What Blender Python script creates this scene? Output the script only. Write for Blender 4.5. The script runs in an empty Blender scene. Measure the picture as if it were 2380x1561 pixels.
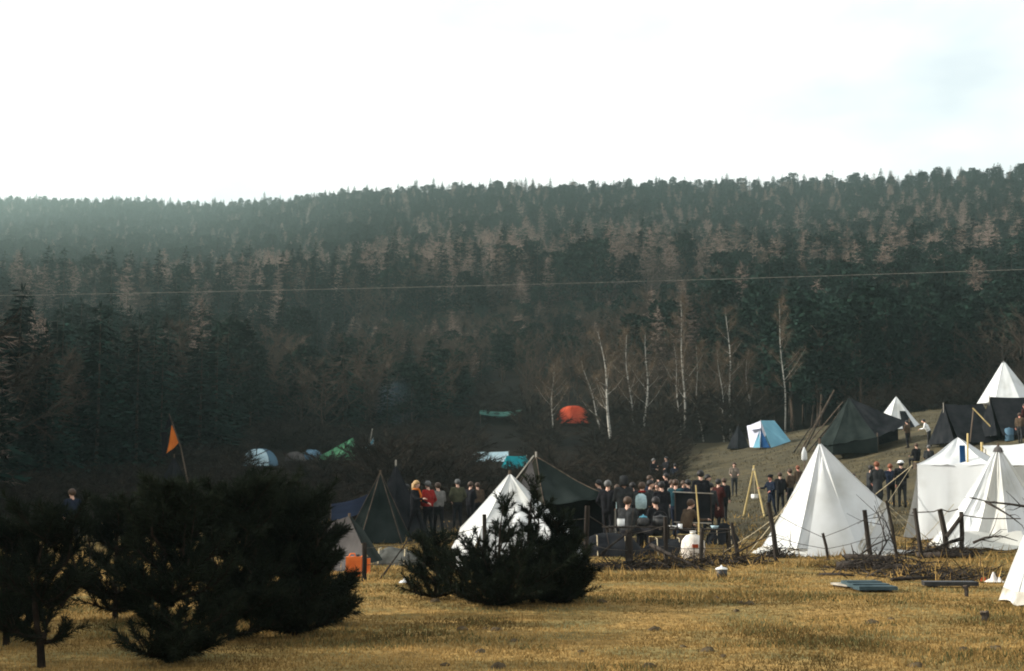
import bpy, bmesh, math, random
import numpy as np
from mathutils import Vector, Matrix, Quaternion, noise

random.seed(7)
R = math.radians
scene = bpy.context.scene
C = scene.collection

# ------------------------------------------------------------------ camera
EYE = 1.45                      # eye height over the meadow
F = 3270.0                      # focal length in the pixels used for measuring (frame 2380 x 1561)
PITCH = math.atan((1138 - 780.5) / F)
cam_d = bpy.data.cameras.new('camera')
cam = bpy.data.objects.new('camera', cam_d)
C.objects.link(cam)
cam.location = (0, 0, EYE)
cam.rotation_euler = (math.pi / 2 + PITCH, 0, 0)
cam_d.sensor_width = 36.0
cam_d.lens = 36.0 * F / 2380.0
cam_d.clip_start = 0.1
cam_d.clip_end = 6000.0
scene.camera = cam

# ------------------------------------------------------------------ sun and sky
HAZE = 0.0003
SUN_AZ, SUN_EL = R(-87), R(24)          # azimuth from the view direction (negative: to the left)
S = Vector((math.sin(SUN_AZ) * math.cos(SUN_EL), math.cos(SUN_AZ) * math.cos(SUN_EL), math.sin(SUN_EL)))
sun_d = bpy.data.lights.new('sun', 'SUN')
sun_d.energy = 5.0
sun_d.angle = R(0.6)
sun_d.color = (1.0, 0.95, 0.87)
sun = bpy.data.objects.new('sun', sun_d)
C.objects.link(sun)
sun.rotation_euler = S.to_track_quat('Z', 'Y').to_euler()

world = bpy.data.worlds.new('World')
scene.world = world
world.use_nodes = True
wn, wl = world.node_tree.nodes, world.node_tree.links
wn.clear()
w_out = wn.new('ShaderNodeOutputWorld')
w_bg = wn.new('ShaderNodeBackground'); w_bg.inputs['Strength'].default_value = 0.12
w_sky = wn.new('ShaderNodeTexSky'); w_sky.sky_type = 'NISHITA'; w_sky.sun_disc = False
w_sky.sun_elevation = SUN_EL; w_sky.sun_rotation = SUN_AZ
w_sky.dust_density = 3.0; w_sky.ozone_density = 1.5; w_sky.air_density = 1.2
w_tc = wn.new('ShaderNodeTexCoord')
w_map = wn.new('ShaderNodeMapping'); w_map.inputs['Scale'].default_value = (1.0, 1.0, 2.2)
w_map.inputs['Location'].default_value = (1.89, 0.70, 0.10)
w_n = wn.new('ShaderNodeTexNoise'); w_n.inputs['Scale'].default_value = 2.6
w_n.inputs['Detail'].default_value = 6; w_n.inputs['Roughness'].default_value = 0.5
w_r = wn.new('ShaderNodeValToRGB')
w_r.color_ramp.elements[0].position = 0.30; w_r.color_ramp.elements[0].color = (0.2, 0.2, 0.2, 1)
w_r.color_ramp.elements[1].position = 0.56; w_r.color_ramp.elements[1].color = (1, 1, 1, 1)
w_mix = wn.new('ShaderNodeMix'); w_mix.data_type = 'RGBA'
w_mix.inputs['B'].default_value = (6.9, 6.95, 6.85, 1)
wl.new(w_tc.outputs['Generated'], w_map.inputs['Vector'])
wl.new(w_map.outputs['Vector'], w_n.inputs['Vector'])
wl.new(w_n.outputs['Fac'], w_r.inputs['Fac'])
wl.new(w_r.outputs['Color'], w_mix.inputs['Factor'])
wl.new(w_sky.outputs['Color'], w_mix.inputs['A'])
wl.new(w_mix.outputs['Result'], w_bg.inputs['Color'])
wl.new(w_bg.outputs['Background'], w_out.inputs['Surface'])

scene.view_settings.view_transform = 'Standard'
scene.view_settings.look = 'None'
scene.view_settings.exposure = 0.72
scene.view_settings.gamma = 1.0
scene.view_settings.use_curve_mapping = False
scene.render.engine = 'CYCLES'
cy = scene.cycles
cy.use_denoising = True
try:
    cy.denoiser = 'OPENIMAGEDENOISE'
except Exception:
    pass
cy.max_bounces = 5; cy.diffuse_bounces = 2; cy.glossy_bounces = 2
cy.transmission_bounces = 3; cy.volume_bounces = 0; cy.transparent_max_bounces = 6
cy.filter_width = 1.9

# ------------------------------------------------------------------ projection helpers
FW = Vector((0, math.cos(PITCH), math.sin(PITCH)))
UP = Vector((0, -math.sin(PITCH), math.cos(PITCH)))
O = Vector((0, 0, EYE))

def ray(px, py):
    return FW + Vector((1, 0, 0)) * ((px - 1190) / F) + UP * ((780.5 - py) / F)

def P(px, py, d):
    """the point seen at (px, py), d metres ahead"""
    r = ray(px, py)
    return O + r * (d / r.y)

def proj(x, y, z):
    v = Vector((x, y, z)) - O
    k = max(v.dot(FW), 0.01)
    return 1190 + F * v.x / k, 780.5 - F * v.dot(UP) / k

def sstep(a, b, t):
    t = min(1.0, max(0.0, (t - a) / (b - a)))
    return t * t * (3 - 2 * t)

# ------------------------------------------------------------------ terrain
SKY_PX = [(-700, 450), (0, 462), (240, 464), (400, 474), (560, 470), (740, 460), (830, 447), (1000, 437), (1300, 432),
          (1450, 432), (1700, 427), (1900, 422), (2100, 414), (2300, 406), (2380, 402), (3100, 380)]

def lerp_tab(tab, x):
    if x <= tab[0][0]: return tab[0][1]
    for (x0, y0), (x1, y1) in zip(tab, tab[1:]):
        if x <= x1: return y0 + (y1 - y0) * (x - x0) / (x1 - x0)
    return tab[-1][1]

def ridge_y(px):
    return lerp_tab([(-700, 1500), (0, 1400), (450, 1150), (900, 800), (1250, 660), (1500, 660), (1900, 720), (2150, 600), (2380, 560), (3100, 520)], px)

TREE = 7.0
_ridge_cache = {}
def ridge_z(px):
    k = round(px / 20)
    if k not in _ridge_cache:
        _ridge_cache[k] = P(k * 20, lerp_tab(SKY_PX, k * 20), ridge_y(k * 20)).z - TREE
    return _ridge_cache[k]

def H(x, y):
    """ground height"""
    # the slope on the right with the upper camp
    xe = x if x < 29 else 29 + (x - 29) * 0.45
    pl = 2.8 + (xe - 19) * 0.225 + (y - 80) * 0.066
    if pl > 0:
        pl *= 0.75 + 0.25 * sstep(0, 5, pl)
    k = 0.9
    right = k * math.log1p(math.exp(min(pl / k, 40)))
    right = min(right, 14 + 0.05 * (right - 14)) if right > 14 else right
    right *= 1 - 0.75 * sstep(112, 170, y)
    # the far side: valley floor, bank and wooded hill
    if y < 62: back = 0.0
    elif y < 110: back = 0.0 + 3.0 * sstep(55, 118, y)
    else: back = 0.0 + 3.0 * sstep(55, 118, y)
    if y > 105:
        back += (min(y, 165) - 105) * 0.115
    if y > 150:
        px = 1190 + F * x / y
        yr = ridge_y(px)
        z0 = 3.0 + 60 * 0.115
        zr = ridge_z(px)
        t = min(1.0, (y - 150) / (yr - 150))
        hill = (zr - z0) * (0.80 * t + 0.20 * t * t)
        back += hill
        if y > yr:
            back -= (y - yr) * 0.12
    h = max(back, right) + 0.35 * math.exp(-abs(back - right) / 1.2) * sstep(60, 90, y)
    h += 0.05 * noise.noise((x * 0.35, y * 0.35, 3.1)) * sstep(4, 12, y) + 0.18 * noise.noise((x * 0.06, y * 0.06, 1.7)) * sstep(30, 60, y)
    if y > 200:
        h += 2.5 * noise.noise((x * 0.012, y * 0.012, 9.0))
    return h

def G(px, py):
    """where the ray through the pixel meets the ground"""
    r = ray(px, py)
    prev = 3.0
    d = 3.0
    while d < 400:
        p = O + r * (d / r.y)
        if p.z <= H(p.x, p.y):
            a, b = prev, d
            for _ in range(20):
                m = (a + b) / 2
                q = O + r * (m / r.y)
                if q.z <= H(q.x, q.y): b = m
                else: a = m
            q = O + r * (b / r.y)
            return Vector((q.x, q.y, H(q.x, q.y)))
        prev = d
        d += 0.25 if d < 60 else 0.8
    raise RuntimeError('ray %s,%s misses the ground' % (px, py))

def GD(px, d):
    """ground under the viewing direction px at distance d"""
    x = (px - 1190) / F * d / math.cos(PITCH)
    return Vector((x, d, H(x, d)))

# ------------------------------------------------------------------ materials
MATS = {}
def new_mat(name):
    m = bpy.data.materials.new(name); m.use_nodes = True
    nt = m.node_tree
    b = nt.nodes['Principled BSDF']
    b.inputs['Roughness'].default_value = 0.9
    b.inputs['Specular IOR Level'].default_value = 0.02
    MATS[name] = m
    return m, nt, b

def mottled(name, c0, c1, scale=3.0, rough=0.9, detail=4, bump=0.0, island=0.0, translucent=0.0, contrast=(0.35, 0.65), spec=0.02, coords='Object', stretch=None):
    m, nt, b = new_mat(name)
    n, l = nt.nodes, nt.links
    tc = n.new('ShaderNodeTexCoord')
    nz = n.new('ShaderNodeTexNoise'); nz.inputs['Scale'].default_value = scale; nz.inputs['Detail'].default_value = detail
    src = tc.outputs[coords]
    if stretch:
        mp = n.new('ShaderNodeMapping'); mp.inputs['Scale'].default_value = stretch
        l.new(src, mp.inputs['Vector']); src = mp.outputs['Vector']
    l.new(src, nz.inputs['Vector'])
    rp = n.new('ShaderNodeValToRGB')
    rp.color_ramp.elements[0].position = contrast[0]; rp.color_ramp.elements[0].color = (*c0, 1)
    rp.color_ramp.elements[1].position = contrast[1]; rp.color_ramp.elements[1].color = (*c1, 1)
    l.new(nz.outputs['Fac'], rp.inputs['Fac'])
    col = rp.outputs['Color']
    if island:
        ge = n.new('ShaderNodeNewGeometry')
        mr = n.new('ShaderNodeMapRange'); mr.inputs['To Min'].default_value = 1 - island; mr.inputs['To Max'].default_value = 1 + island
        l.new(ge.outputs['Random Per Island'], mr.inputs['Value'])
        oi = n.new('ShaderNodeObjectInfo')
        mr2 = n.new('ShaderNodeMapRange'); mr2.inputs['To Min'].default_value = 0.7; mr2.inputs['To Max'].default_value = 1.35
        l.new(oi.outputs['Random'], mr2.inputs['Value'])
        mu = n.new('ShaderNodeMath'); mu.operation = 'MULTIPLY'
        l.new(mr.outputs['Result'], mu.inputs[0]); l.new(mr2.outputs['Result'], mu.inputs[1])
        hs = n.new('ShaderNodeHueSaturation')
        l.new(col, hs.inputs['Color']); l.new(mu.outputs['Value'], hs.inputs['Value'])
        col = hs.outputs['Color']
    l.new(col, b.inputs['Base Color'])
    b.inputs['Roughness'].default_value = rough
    b.inputs['Specular IOR Level'].default_value = spec
    if bump:
        bp = n.new('ShaderNodeBump'); bp.inputs['Strength'].default_value = bump; bp.inputs['Distance'].default_value = 0.03
        l.new(nz.outputs['Fac'], bp.inputs['Height']); l.new(bp.outputs['Normal'], b.inputs['Normal'])
    if translucent:
        t = n.new('ShaderNodeBsdfTranslucent'); l.new(col, t.inputs['Color'])
        mx = n.new('ShaderNodeMixShader'); mx.inputs['Fac'].default_value = translucent
        l.new(b.outputs['BSDF'], mx.inputs[1]); l.new(t.outputs['BSDF'], mx.inputs[2])
        out = [x for x in n if x.type == 'OUTPUT_MATERIAL'][0]
        l.new(mx.outputs['Shader'], out.inputs['Surface'])
    return m

M = {}
M['needle'] = mottled('spruce needles', (0.003, 0.010, 0.0075), (0.010, 0.028, 0.021), 0.35, island=0.35)
M['pine'] = mottled('pine needles', (0.005, 0.011, 0.008), (0.013, 0.026, 0.019), 0.35, island=0.35)
M['larch'] = mottled('larch twigs', (0.125, 0.090, 0.072), (0.27, 0.20, 0.163), 0.3, island=0.25)
M['twig'] = mottled('bare twigs', (0.030, 0.023, 0.017), (0.080, 0.061, 0.045), 0.4, island=0.3)
M['birch_twig'] = mottled('birch twigs', (0.050, 0.035, 0.024), (0.105, 0.078, 0.052), 0.5, island=0.3)
M['bark'] = mottled('dark bark', (0.028, 0.021, 0.016), (0.075, 0.056, 0.042), 6.0, bump=0.6)
M['bush_needle'] = mottled('young pine needles', (0.006, 0.009, 0.006), (0.016, 0.020, 0.012), 1.5, island=0.4)
M['bush_bark'] = mottled('young pine bark', (0.010, 0.008, 0.006), (0.026, 0.019, 0.014), 9.0, bump=0.6)
M['bramble'] = mottled('brown brush', (0.011, 0.009, 0.007), (0.036, 0.028, 0.021), 0.6, island=0.3)

def birch_bark():
    m, nt, b = new_mat('birch bark'); n, l = nt.nodes, nt.links
    tc = n.new('ShaderNodeTexCoord')
    mp = n.new('ShaderNodeMapping'); mp.inputs['Scale'].default_value = (2.0, 2.0, 5.5)
    nz = n.new('ShaderNodeTexNoise'); nz.inputs['Scale'].default_value = 1.1; nz.inputs['Detail'].default_value = 5
    rp = n.new('ShaderNodeValToRGB')
    rp.color_ramp.elements[0].position = 0.40; rp.color_ramp.elements[0].color = (0.05, 0.04, 0.033, 1)
    rp.color_ramp.elements[1].position = 0.47; rp.color_ramp.elements[1].color = (0.32, 0.305, 0.265, 1)
    l.new(tc.outputs['Object'], mp.inputs['Vector']); l.new(mp.outputs['Vector'], nz.inputs['Vector'])
    l.new(nz.outputs['Fac'], rp.inputs['Fac']); l.new(rp.outputs['Color'], b.inputs['Base Color'])
    return m
M['birch'] = birch_bark()

M['canvas_white'] = mottled('white tent canvas', (0.44, 0.44, 0.41), (0.61, 0.62, 0.615), 0.9, translucent=0.12, detail=9, bump=0.25, contrast=(0.26, 0.50))
M['canvas_cream'] = mottled('cream tent canvas', (0.50, 0.49, 0.44), (0.62, 0.61, 0.575), 0.9, translucent=0.12, detail=6, bump=0.12)
M['canvas_hem'] = mottled('muddied canvas hem', (0.30, 0.27, 0.21), (0.62, 0.60, 0.55), 4.0, detail=6, translucent=0.1)
M['canvas_black'] = mottled('black tent canvas', (0.008, 0.009, 0.011), (0.020, 0.021, 0.023), 2.0, bump=0.15)
M['canvas_dark'] = mottled('dark grey-green tent canvas', (0.009, 0.013, 0.012), (0.022, 0.028, 0.026), 1.2, bump=0.15, translucent=0.12)
M['canvas_olive'] = mottled('faded black-olive canvas', (0.018, 0.018, 0.013), (0.038, 0.037, 0.029), 1.2, bump=0.15)
M['canvas_grey'] = mottled('grey canvas', (0.045, 0.042, 0.041), (0.085, 0.078, 0.075), 1.5, bump=0.15)
M['fab_blue'] = mottled('light blue nylon', (0.15, 0.34, 0.44), (0.20, 0.42, 0.52), 1.0, translucent=0.2)
M['fab_navy'] = mottled('deep blue nylon', (0.010, 0.045, 0.12), (0.018, 0.065, 0.16), 1.0)
M['fab_lilac'] = mottled('pale lilac nylon', (0.55, 0.56, 0.66), (0.70, 0.70, 0.78), 1.0, translucent=0.2)
M['fab_red'] = mottled('orange-red nylon', (0.55, 0.075, 0.035), (0.75, 0.13, 0.06), 0.8, translucent=0.3)
M['fab_rust'] = mottled('rust nylon', (0.30, 0.050, 0.020), (0.42, 0.08, 0.03), 0.8, translucent=0.2)
M['fab_green'] = mottled('green nylon', (0.045, 0.14, 0.075), (0.08, 0.22, 0.12), 1.0, translucent=0.2)
M['fab_teal'] = mottled('teal nylon', (0.01, 0.23, 0.27), (0.02, 0.33, 0.36), 1.0, translucent=0.25)
M['fab_tarpgreen'] = mottled('dull teal tarp', (0.035, 0.095, 0.080), (0.06, 0.15, 0.125), 1.0)
M['fab_ice'] = mottled('pale ice-blue nylon', (0.36, 0.52, 0.58), (0.52, 0.66, 0.70), 1.4, translucent=0.2)
M['fab_slate'] = mottled('slate blue nylon', (0.055, 0.10, 0.14), (0.085, 0.15, 0.20), 1.4)
M['fab_bluedark'] = mottled('dark blue tarp', (0.006, 0.009, 0.020), (0.012, 0.018, 0.035), 1.4)
M['fab_orange'] = mottled('orange cloth', (0.60, 0.16, 0.025), (0.78, 0.24, 0.05), 2.0, translucent=0.3)
M['wood'] = mottled('weathered wood', (0.055, 0.042, 0.032), (0.13, 0.10, 0.075), 7.0, bump=0.5, stretch=(1, 1, 0.15))
M['wood_dark'] = mottled('dark old wood', (0.018, 0.015, 0.013), (0.05, 0.042, 0.036), 7.0, bump=0.5, stretch=(1, 1, 0.15))
M['wood_pale'] = mottled('fresh peeled pole wood', (0.36, 0.27, 0.12), (0.55, 0.43, 0.20), 5.0, bump=0.3, stretch=(1, 1, 0.2))
M['wood_grey'] = mottled('grey bleached pole wood', (0.20, 0.18, 0.15), (0.36, 0.33, 0.28), 5.0, bump=0.3, stretch=(1, 1, 0.2))
M['rope'] = mottled('hemp rope', (0.30, 0.25, 0.16), (0.45, 0.38, 0.26), 30.0)
M['wire'] = mottled('rusty wire', (0.05, 0.045, 0.04), (0.10, 0.085, 0.07), 20.0, rough=0.6)
M['slate_board'] = mottled('blue-grey painted board', (0.035, 0.055, 0.062), (0.065, 0.092, 0.10), 6.0)
M['iron'] = mottled('sooty iron', (0.010, 0.010, 0.011), (0.028, 0.026, 0.025), 12.0, rough=0.55, spec=0.4)
M['enamel'] = mottled('white enamel', (0.66, 0.66, 0.63), (0.80, 0.80, 0.78), 8.0, rough=0.4, spec=0.4)
M['sack'] = mottled('off white sacking', (0.52, 0.46, 0.40), (0.74, 0.70, 0.64), 6.0, bump=0.3)
M['barrel_blue'] = mottled('blue plastic', (0.10, 0.28, 0.36), (0.16, 0.38, 0.46), 6.0, rough=0.5)
M['stone'] = mottled('grey tarpaulin', (0.055, 0.055, 0.048), (0.11, 0.11, 0.098), 5.0, bump=0.4)
M['plastic_orange'] = mottled('orange plastic', (0.55, 0.12, 0.03), (0.70, 0.18, 0.05), 6.0, rough=0.6)
M['clod'] = mottled('turned clod', (0.05, 0.036, 0.022), (0.11, 0.085, 0.05), 9.0, bump=0.6)

# meadow soil below the grass, and forest floor
def ground_mat():
    m, nt, b = new_mat('meadow'); n, l = nt.nodes, nt.links
    tc = n.new('ShaderNodeTexCoord')
    def nz(scale, detail=6, stretch=None):
        a = n.new('ShaderNodeTexNoise'); a.inputs['Scale'].default_value = scale; a.inputs['Detail'].default_value = detail
        if stretch:
            mp = n.new('ShaderNodeMapping'); mp.inputs['Scale'].default_value = stretch
            l.new(tc.outputs['Object'], mp.inputs['Vector']); l.new(mp.outputs['Vector'], a.inputs['Vector'])
        else:
            l.new(tc.outputs['Object'], a.inputs['Vector'])
        return a
    def ramp(src, p0, c0, p1, c1):
        r = n.new('ShaderNodeValToRGB')
        r.color_ramp.elements[0].position = p0; r.color_ramp.elements[0].color = (*c0, 1)
        r.color_ramp.elements[1].position = p1; r.color_ramp.elements[1].color = (*c1, 1)
        l.new(src, r.inputs['Fac']); return r.outputs['Color']
    def mix(f, a, b_):
        x = n.new('ShaderNodeMix'); x.data_type = 'RGBA'
        l.new(f, x.inputs['Factor']); l.new(a, x.inputs['A']); l.new(b_, x.inputs['B']); return x.outputs['Result']
    big, mid, fine = nz(0.16), nz(0.9), nz(7.0, 8)
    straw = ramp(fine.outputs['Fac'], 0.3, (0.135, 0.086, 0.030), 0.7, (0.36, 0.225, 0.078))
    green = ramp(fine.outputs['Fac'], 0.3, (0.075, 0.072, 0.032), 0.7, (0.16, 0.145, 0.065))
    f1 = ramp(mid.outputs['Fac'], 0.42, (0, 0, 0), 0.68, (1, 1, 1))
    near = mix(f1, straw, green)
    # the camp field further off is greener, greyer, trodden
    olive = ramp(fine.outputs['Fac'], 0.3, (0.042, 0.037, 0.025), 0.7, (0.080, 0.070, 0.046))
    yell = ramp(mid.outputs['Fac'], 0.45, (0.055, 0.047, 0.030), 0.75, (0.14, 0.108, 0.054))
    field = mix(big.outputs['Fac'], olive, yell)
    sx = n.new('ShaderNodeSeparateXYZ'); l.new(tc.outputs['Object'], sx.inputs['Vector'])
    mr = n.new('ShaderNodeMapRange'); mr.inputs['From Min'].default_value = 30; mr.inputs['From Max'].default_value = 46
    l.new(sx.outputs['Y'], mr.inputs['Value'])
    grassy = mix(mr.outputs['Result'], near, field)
    heath_shade = ramp(fine.outputs['Fac'], 0.3, (0.007, 0.006, 0.005), 0.7, (0.019, 0.015, 0.011))
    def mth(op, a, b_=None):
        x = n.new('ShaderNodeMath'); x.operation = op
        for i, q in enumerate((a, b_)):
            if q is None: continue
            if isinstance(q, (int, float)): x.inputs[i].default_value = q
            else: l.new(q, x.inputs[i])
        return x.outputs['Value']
    # dark valley heather and brush left of camp slope, plus painted-in shade nearer by
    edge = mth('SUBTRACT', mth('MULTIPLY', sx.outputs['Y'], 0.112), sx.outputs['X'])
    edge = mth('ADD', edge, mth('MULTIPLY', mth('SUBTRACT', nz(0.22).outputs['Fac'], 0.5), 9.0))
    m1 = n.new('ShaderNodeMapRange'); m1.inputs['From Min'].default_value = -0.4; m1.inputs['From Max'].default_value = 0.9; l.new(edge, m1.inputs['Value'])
    m2 = n.new('ShaderNodeMapRange'); m2.inputs['From Min'].default_value = 46; m2.inputs['From Max'].default_value = 53  # near edge pulled forward so shaded ground before the heather is coloured dark
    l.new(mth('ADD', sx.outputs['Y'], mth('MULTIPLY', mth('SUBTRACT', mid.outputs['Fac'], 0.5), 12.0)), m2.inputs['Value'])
    l.new(mix(mth('MULTIPLY', m1.outputs['Result'], m2.outputs['Result']), grassy, heath_shade), b.inputs['Base Color'])
    bp = n.new('ShaderNodeBump'); bp.inputs['Strength'].default_value = 0.9; bp.inputs['Distance'].default_value = 0.08
    l.new(fine.outputs['Fac'], bp.inputs['Height']); l.new(bp.outputs['Normal'], b.inputs['Normal'])
    return m
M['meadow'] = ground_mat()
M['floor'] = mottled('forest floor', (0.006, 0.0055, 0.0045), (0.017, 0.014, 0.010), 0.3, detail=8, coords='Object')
M['grass'] = mottled('dry grass blades', (0.112, 0.074, 0.027), (0.37, 0.237, 0.084), 0.55, detail=8, island=0.38, contrast=(0.36, 0.60), translucent=0.2)
M['grass_green'] = mottled('winter green grass blades', (0.065, 0.066, 0.026), (0.15, 0.13, 0.055), 0.8, island=0.35, translucent=0.2)

M['grass_slope'] = mottled('olive grass blades', (0.048, 0.041, 0.025), (0.115, 0.095, 0.054), 0.25, island=0.35)

def plain(name, c, rough=0.9, spec=0.03):
    if name in MATS: return MATS[name]
    c0 = tuple(x * 0.8 for x in c); c1 = tuple(min(1, x * 1.2) for x in c)
    return mottled(name, c0, c1, 9.0, rough=rough, spec=spec)

# ------------------------------------------------------------------ mesh helpers
def obj(name, verts, faces, mat, parent=None, smooth=False, origin=None):
    me = bpy.data.meshes.new(name)
    if origin is not None:
        verts = [(v[0] - origin[0], v[1] - origin[1], v[2] - origin[2]) for v in verts]
    me.from_pydata([tuple(v) for v in verts], [], [tuple(f) for f in faces])
    me.validate()
    for m in (mat if isinstance(mat, (list, tuple)) else [mat]):
        me.materials.append(M[m] if isinstance(m, str) else m)
    if smooth:
        me.polygons.foreach_set('use_smooth', [True] * len(me.polygons))
    o = bpy.data.objects.new(name, me)
    C.objects.link(o)
    if parent is not None: o.parent = parent
    return o

def tri_obj(name, V, nper, mat, parent=None):
    """numpy: V is (n*nper, 3), consecutive nper vertices make a face"""
    V = np.asarray(V, dtype=np.float32).reshape(-1, 3)
    nf = len(V) // nper
    me = bpy.data.meshes.new(name)
    me.vertices.add(len(V)); me.vertices.foreach_set('co', V.ravel())
    me.loops.add(nf * nper); me.loops.foreach_set('vertex_index', np.arange(nf * nper, dtype=np.int32))
    me.polygons.add(nf); me.polygons.foreach_set('loop_start', np.arange(0, nf * nper, nper, dtype=np.int32))
    me.polygons.foreach_set('loop_total', np.full(nf, nper, dtype=np.int32))
    me.update(calc_edges=True)
    for m in (mat if isinstance(mat, (list, tuple)) else [mat]): me.materials.append(M[m])
    o = bpy.data.objects.new(name, me); C.objects.link(o)
    if parent is not None: o.parent = parent
    return o

def tag(o, label=None, cat=None, group=None, kind=None):
    if label: o['label'] = label
    if cat: o['category'] = cat
    if group: o['group'] = group
    if kind: o['kind'] = kind
    return o

def thing(name, label, cat, loc=(0, 0, 0), group=None, rz=0.0):
    o = bpy.data.objects.new(name, None); C.objects.link(o)
    o.location = loc; o.rotation_euler = (0, 0, rz); o.empty_display_size = 0.3
    return tag(o, label, cat, group)

class MB:
    def __init__(s): s.v = []; s.f = []
    def add(s, v, f):
        o = len(s.v); s.v += [tuple(x) for x in v]; s.f += [tuple(i + o for i in q) for q in f]; return s
    def tube(s, pts, rad, n=6, cap=True):
        pts = [Vector(p) for p in pts]
        if not isinstance(rad, (list, tuple)): rad = [rad] * len(pts)
        V, Fs = [], []
        up = Vector((0, 0, 1))
        for i, p in enumerate(pts):
            a = pts[max(i - 1, 0)]; b = pts[min(i + 1, len(pts) - 1)]
            d = (b - a)
            d = d.normalized() if d.length > 1e-9 else up
            e1 = d.cross(up if abs(d.z) < 0.9 else Vector((1, 0, 0))).normalized(); e2 = d.cross(e1)
            for k in range(n):
                t = 2 * math.pi * k / n
                V.append(p + (e1 * math.cos(t) + e2 * math.sin(t)) * rad[i])
        for i in range(len(pts) - 1):
            for k in range(n):
                Fs.append((i * n + k, i * n + (k + 1) % n, (i + 1) * n + (k + 1) % n, (i + 1) * n + k))
        if cap:
            Fs.append(tuple(range(n))[::-1]); Fs.append(tuple((len(pts) - 1) * n + k for k in range(n)))
        return s.add(V, Fs)
    def box(s, c, size, rot=None):
        c = Vector(c); x, y, z = (q / 2 for q in size)
        V = [Vector((a * x, b * y, d * z)) for a in (-1, 1) for b in (-1, 1) for d in (-1, 1)]
        if rot is not None: V = [rot @ v for v in V]
        return s.add([v + c for v in V], [(0, 1, 3, 2), (4, 6, 7, 5), (0, 4, 5, 1), (2, 3, 7, 6), (0, 2, 6, 4), (1, 5, 7, 3)])
    def lathe(s, c, prof, n=12, sx=1, sy=1):
        c = Vector(c); V, Fs = [], []
        for r, z in prof:
            for k in range(n):
                t = 2 * math.pi * k / n
                V.append(c + Vector((r * math.cos(t) * sx, r * math.sin(t) * sy, z)))
        for i in range(len(prof) - 1):
            for k in range(n):
                Fs.append((i * n + k, i * n + (k + 1) % n, (i + 1) * n + (k + 1) % n, (i + 1) * n + k))
        Fs.append(tuple(range(n))[::-1]); Fs.append(tuple((len(prof) - 1) * n + k for k in range(n)))
        return s.add(V, Fs)
    def build(s, name, mat, parent=None, origin=None, smooth=False):
        return obj(name, s.v, s.f, mat, parent, smooth, origin)

def grid(fn, nu, nv):
    V = [fn(i / nu, j / nv) for j in range(nv + 1) for i in range(nu + 1)]
    Fs = [(j * (nu + 1) + i, j * (nu + 1) + i + 1, (j + 1) * (nu + 1) + i + 1, (j + 1) * (nu + 1) + i) for j in range(nv) for i in range(nu)]
    return V, Fs

def jitter(seed, p, f=1.0):
    return noise.noise((p[0] * f + seed * 7.3, p[1] * f - seed * 3.1, p[2] * f + seed))

# ------------------------------------------------------------------ the ground
def ground_sheet(name, ys, mat, ncol=120):
    V, Fs = [], []
    for y in ys:
        w = 70 + 0.62 * max(y, 0)
        for i in range(ncol + 1):
            t = i / ncol * 2 - 1
            x = w * (0.45 * t + 0.55 * t ** 3)
            V.append((x, y, H(x, y)))
    nc = ncol + 1
    for j in range(len(ys) - 1):
        for i in range(ncol):
            Fs.append((j * nc + i, j * nc + i + 1, (j + 1) * nc + i + 1, (j + 1) * nc + i))
    return tag(obj(name, V, Fs, mat, smooth=True), kind='structure')

ys = [-40, -20, -8, 0, 4, 7] + list(np.arange(9, 50, 0.8)) + list(np.arange(50, 124, 1.5)) + [124]
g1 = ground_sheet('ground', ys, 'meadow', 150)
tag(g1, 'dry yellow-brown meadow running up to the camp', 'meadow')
ys2 = list(np.arange(124, 300, 4)) + list(np.arange(300, 1000, 12)) + [1100, 1200, 1300, 1380, 1450, 1520, 1600]
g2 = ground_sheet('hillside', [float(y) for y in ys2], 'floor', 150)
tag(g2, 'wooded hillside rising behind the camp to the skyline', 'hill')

# ------------------------------------------------------------------ trees: one mesh pair (trunk, crown) per variant
def trunk_mesh(h, r0, seed, bend=0.25, n=7, k=7, top=0.985):
    rs = random.Random(seed)
    a = rs.uniform(0, 6.28)
    pts = [(math.cos(a) * bend * math.sin(3 * t / k), math.sin(a) * bend * math.sin(2.3 * t / k), h * top * t / k - (0.35 if t == 0 else 0)) for t in range(k + 1)]
    rad = [r0 * (1 - 0.94 * t / k) * (1.25 if t == 0 else 1) for t in range(k + 1)]
    return MB().tube(pts, rad, n), pts

def spray(c, d, side, L, W, out):
    """a ragged needle spray: two triangles, folded"""
    tip = c + d * L
    mid = c + d * (L * 0.45)
    up = d.cross(side)
    out += [c, mid + side * W + up * (W * 0.25), tip, c, tip, mid - side * W - up * (W * 0.25)]

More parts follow.
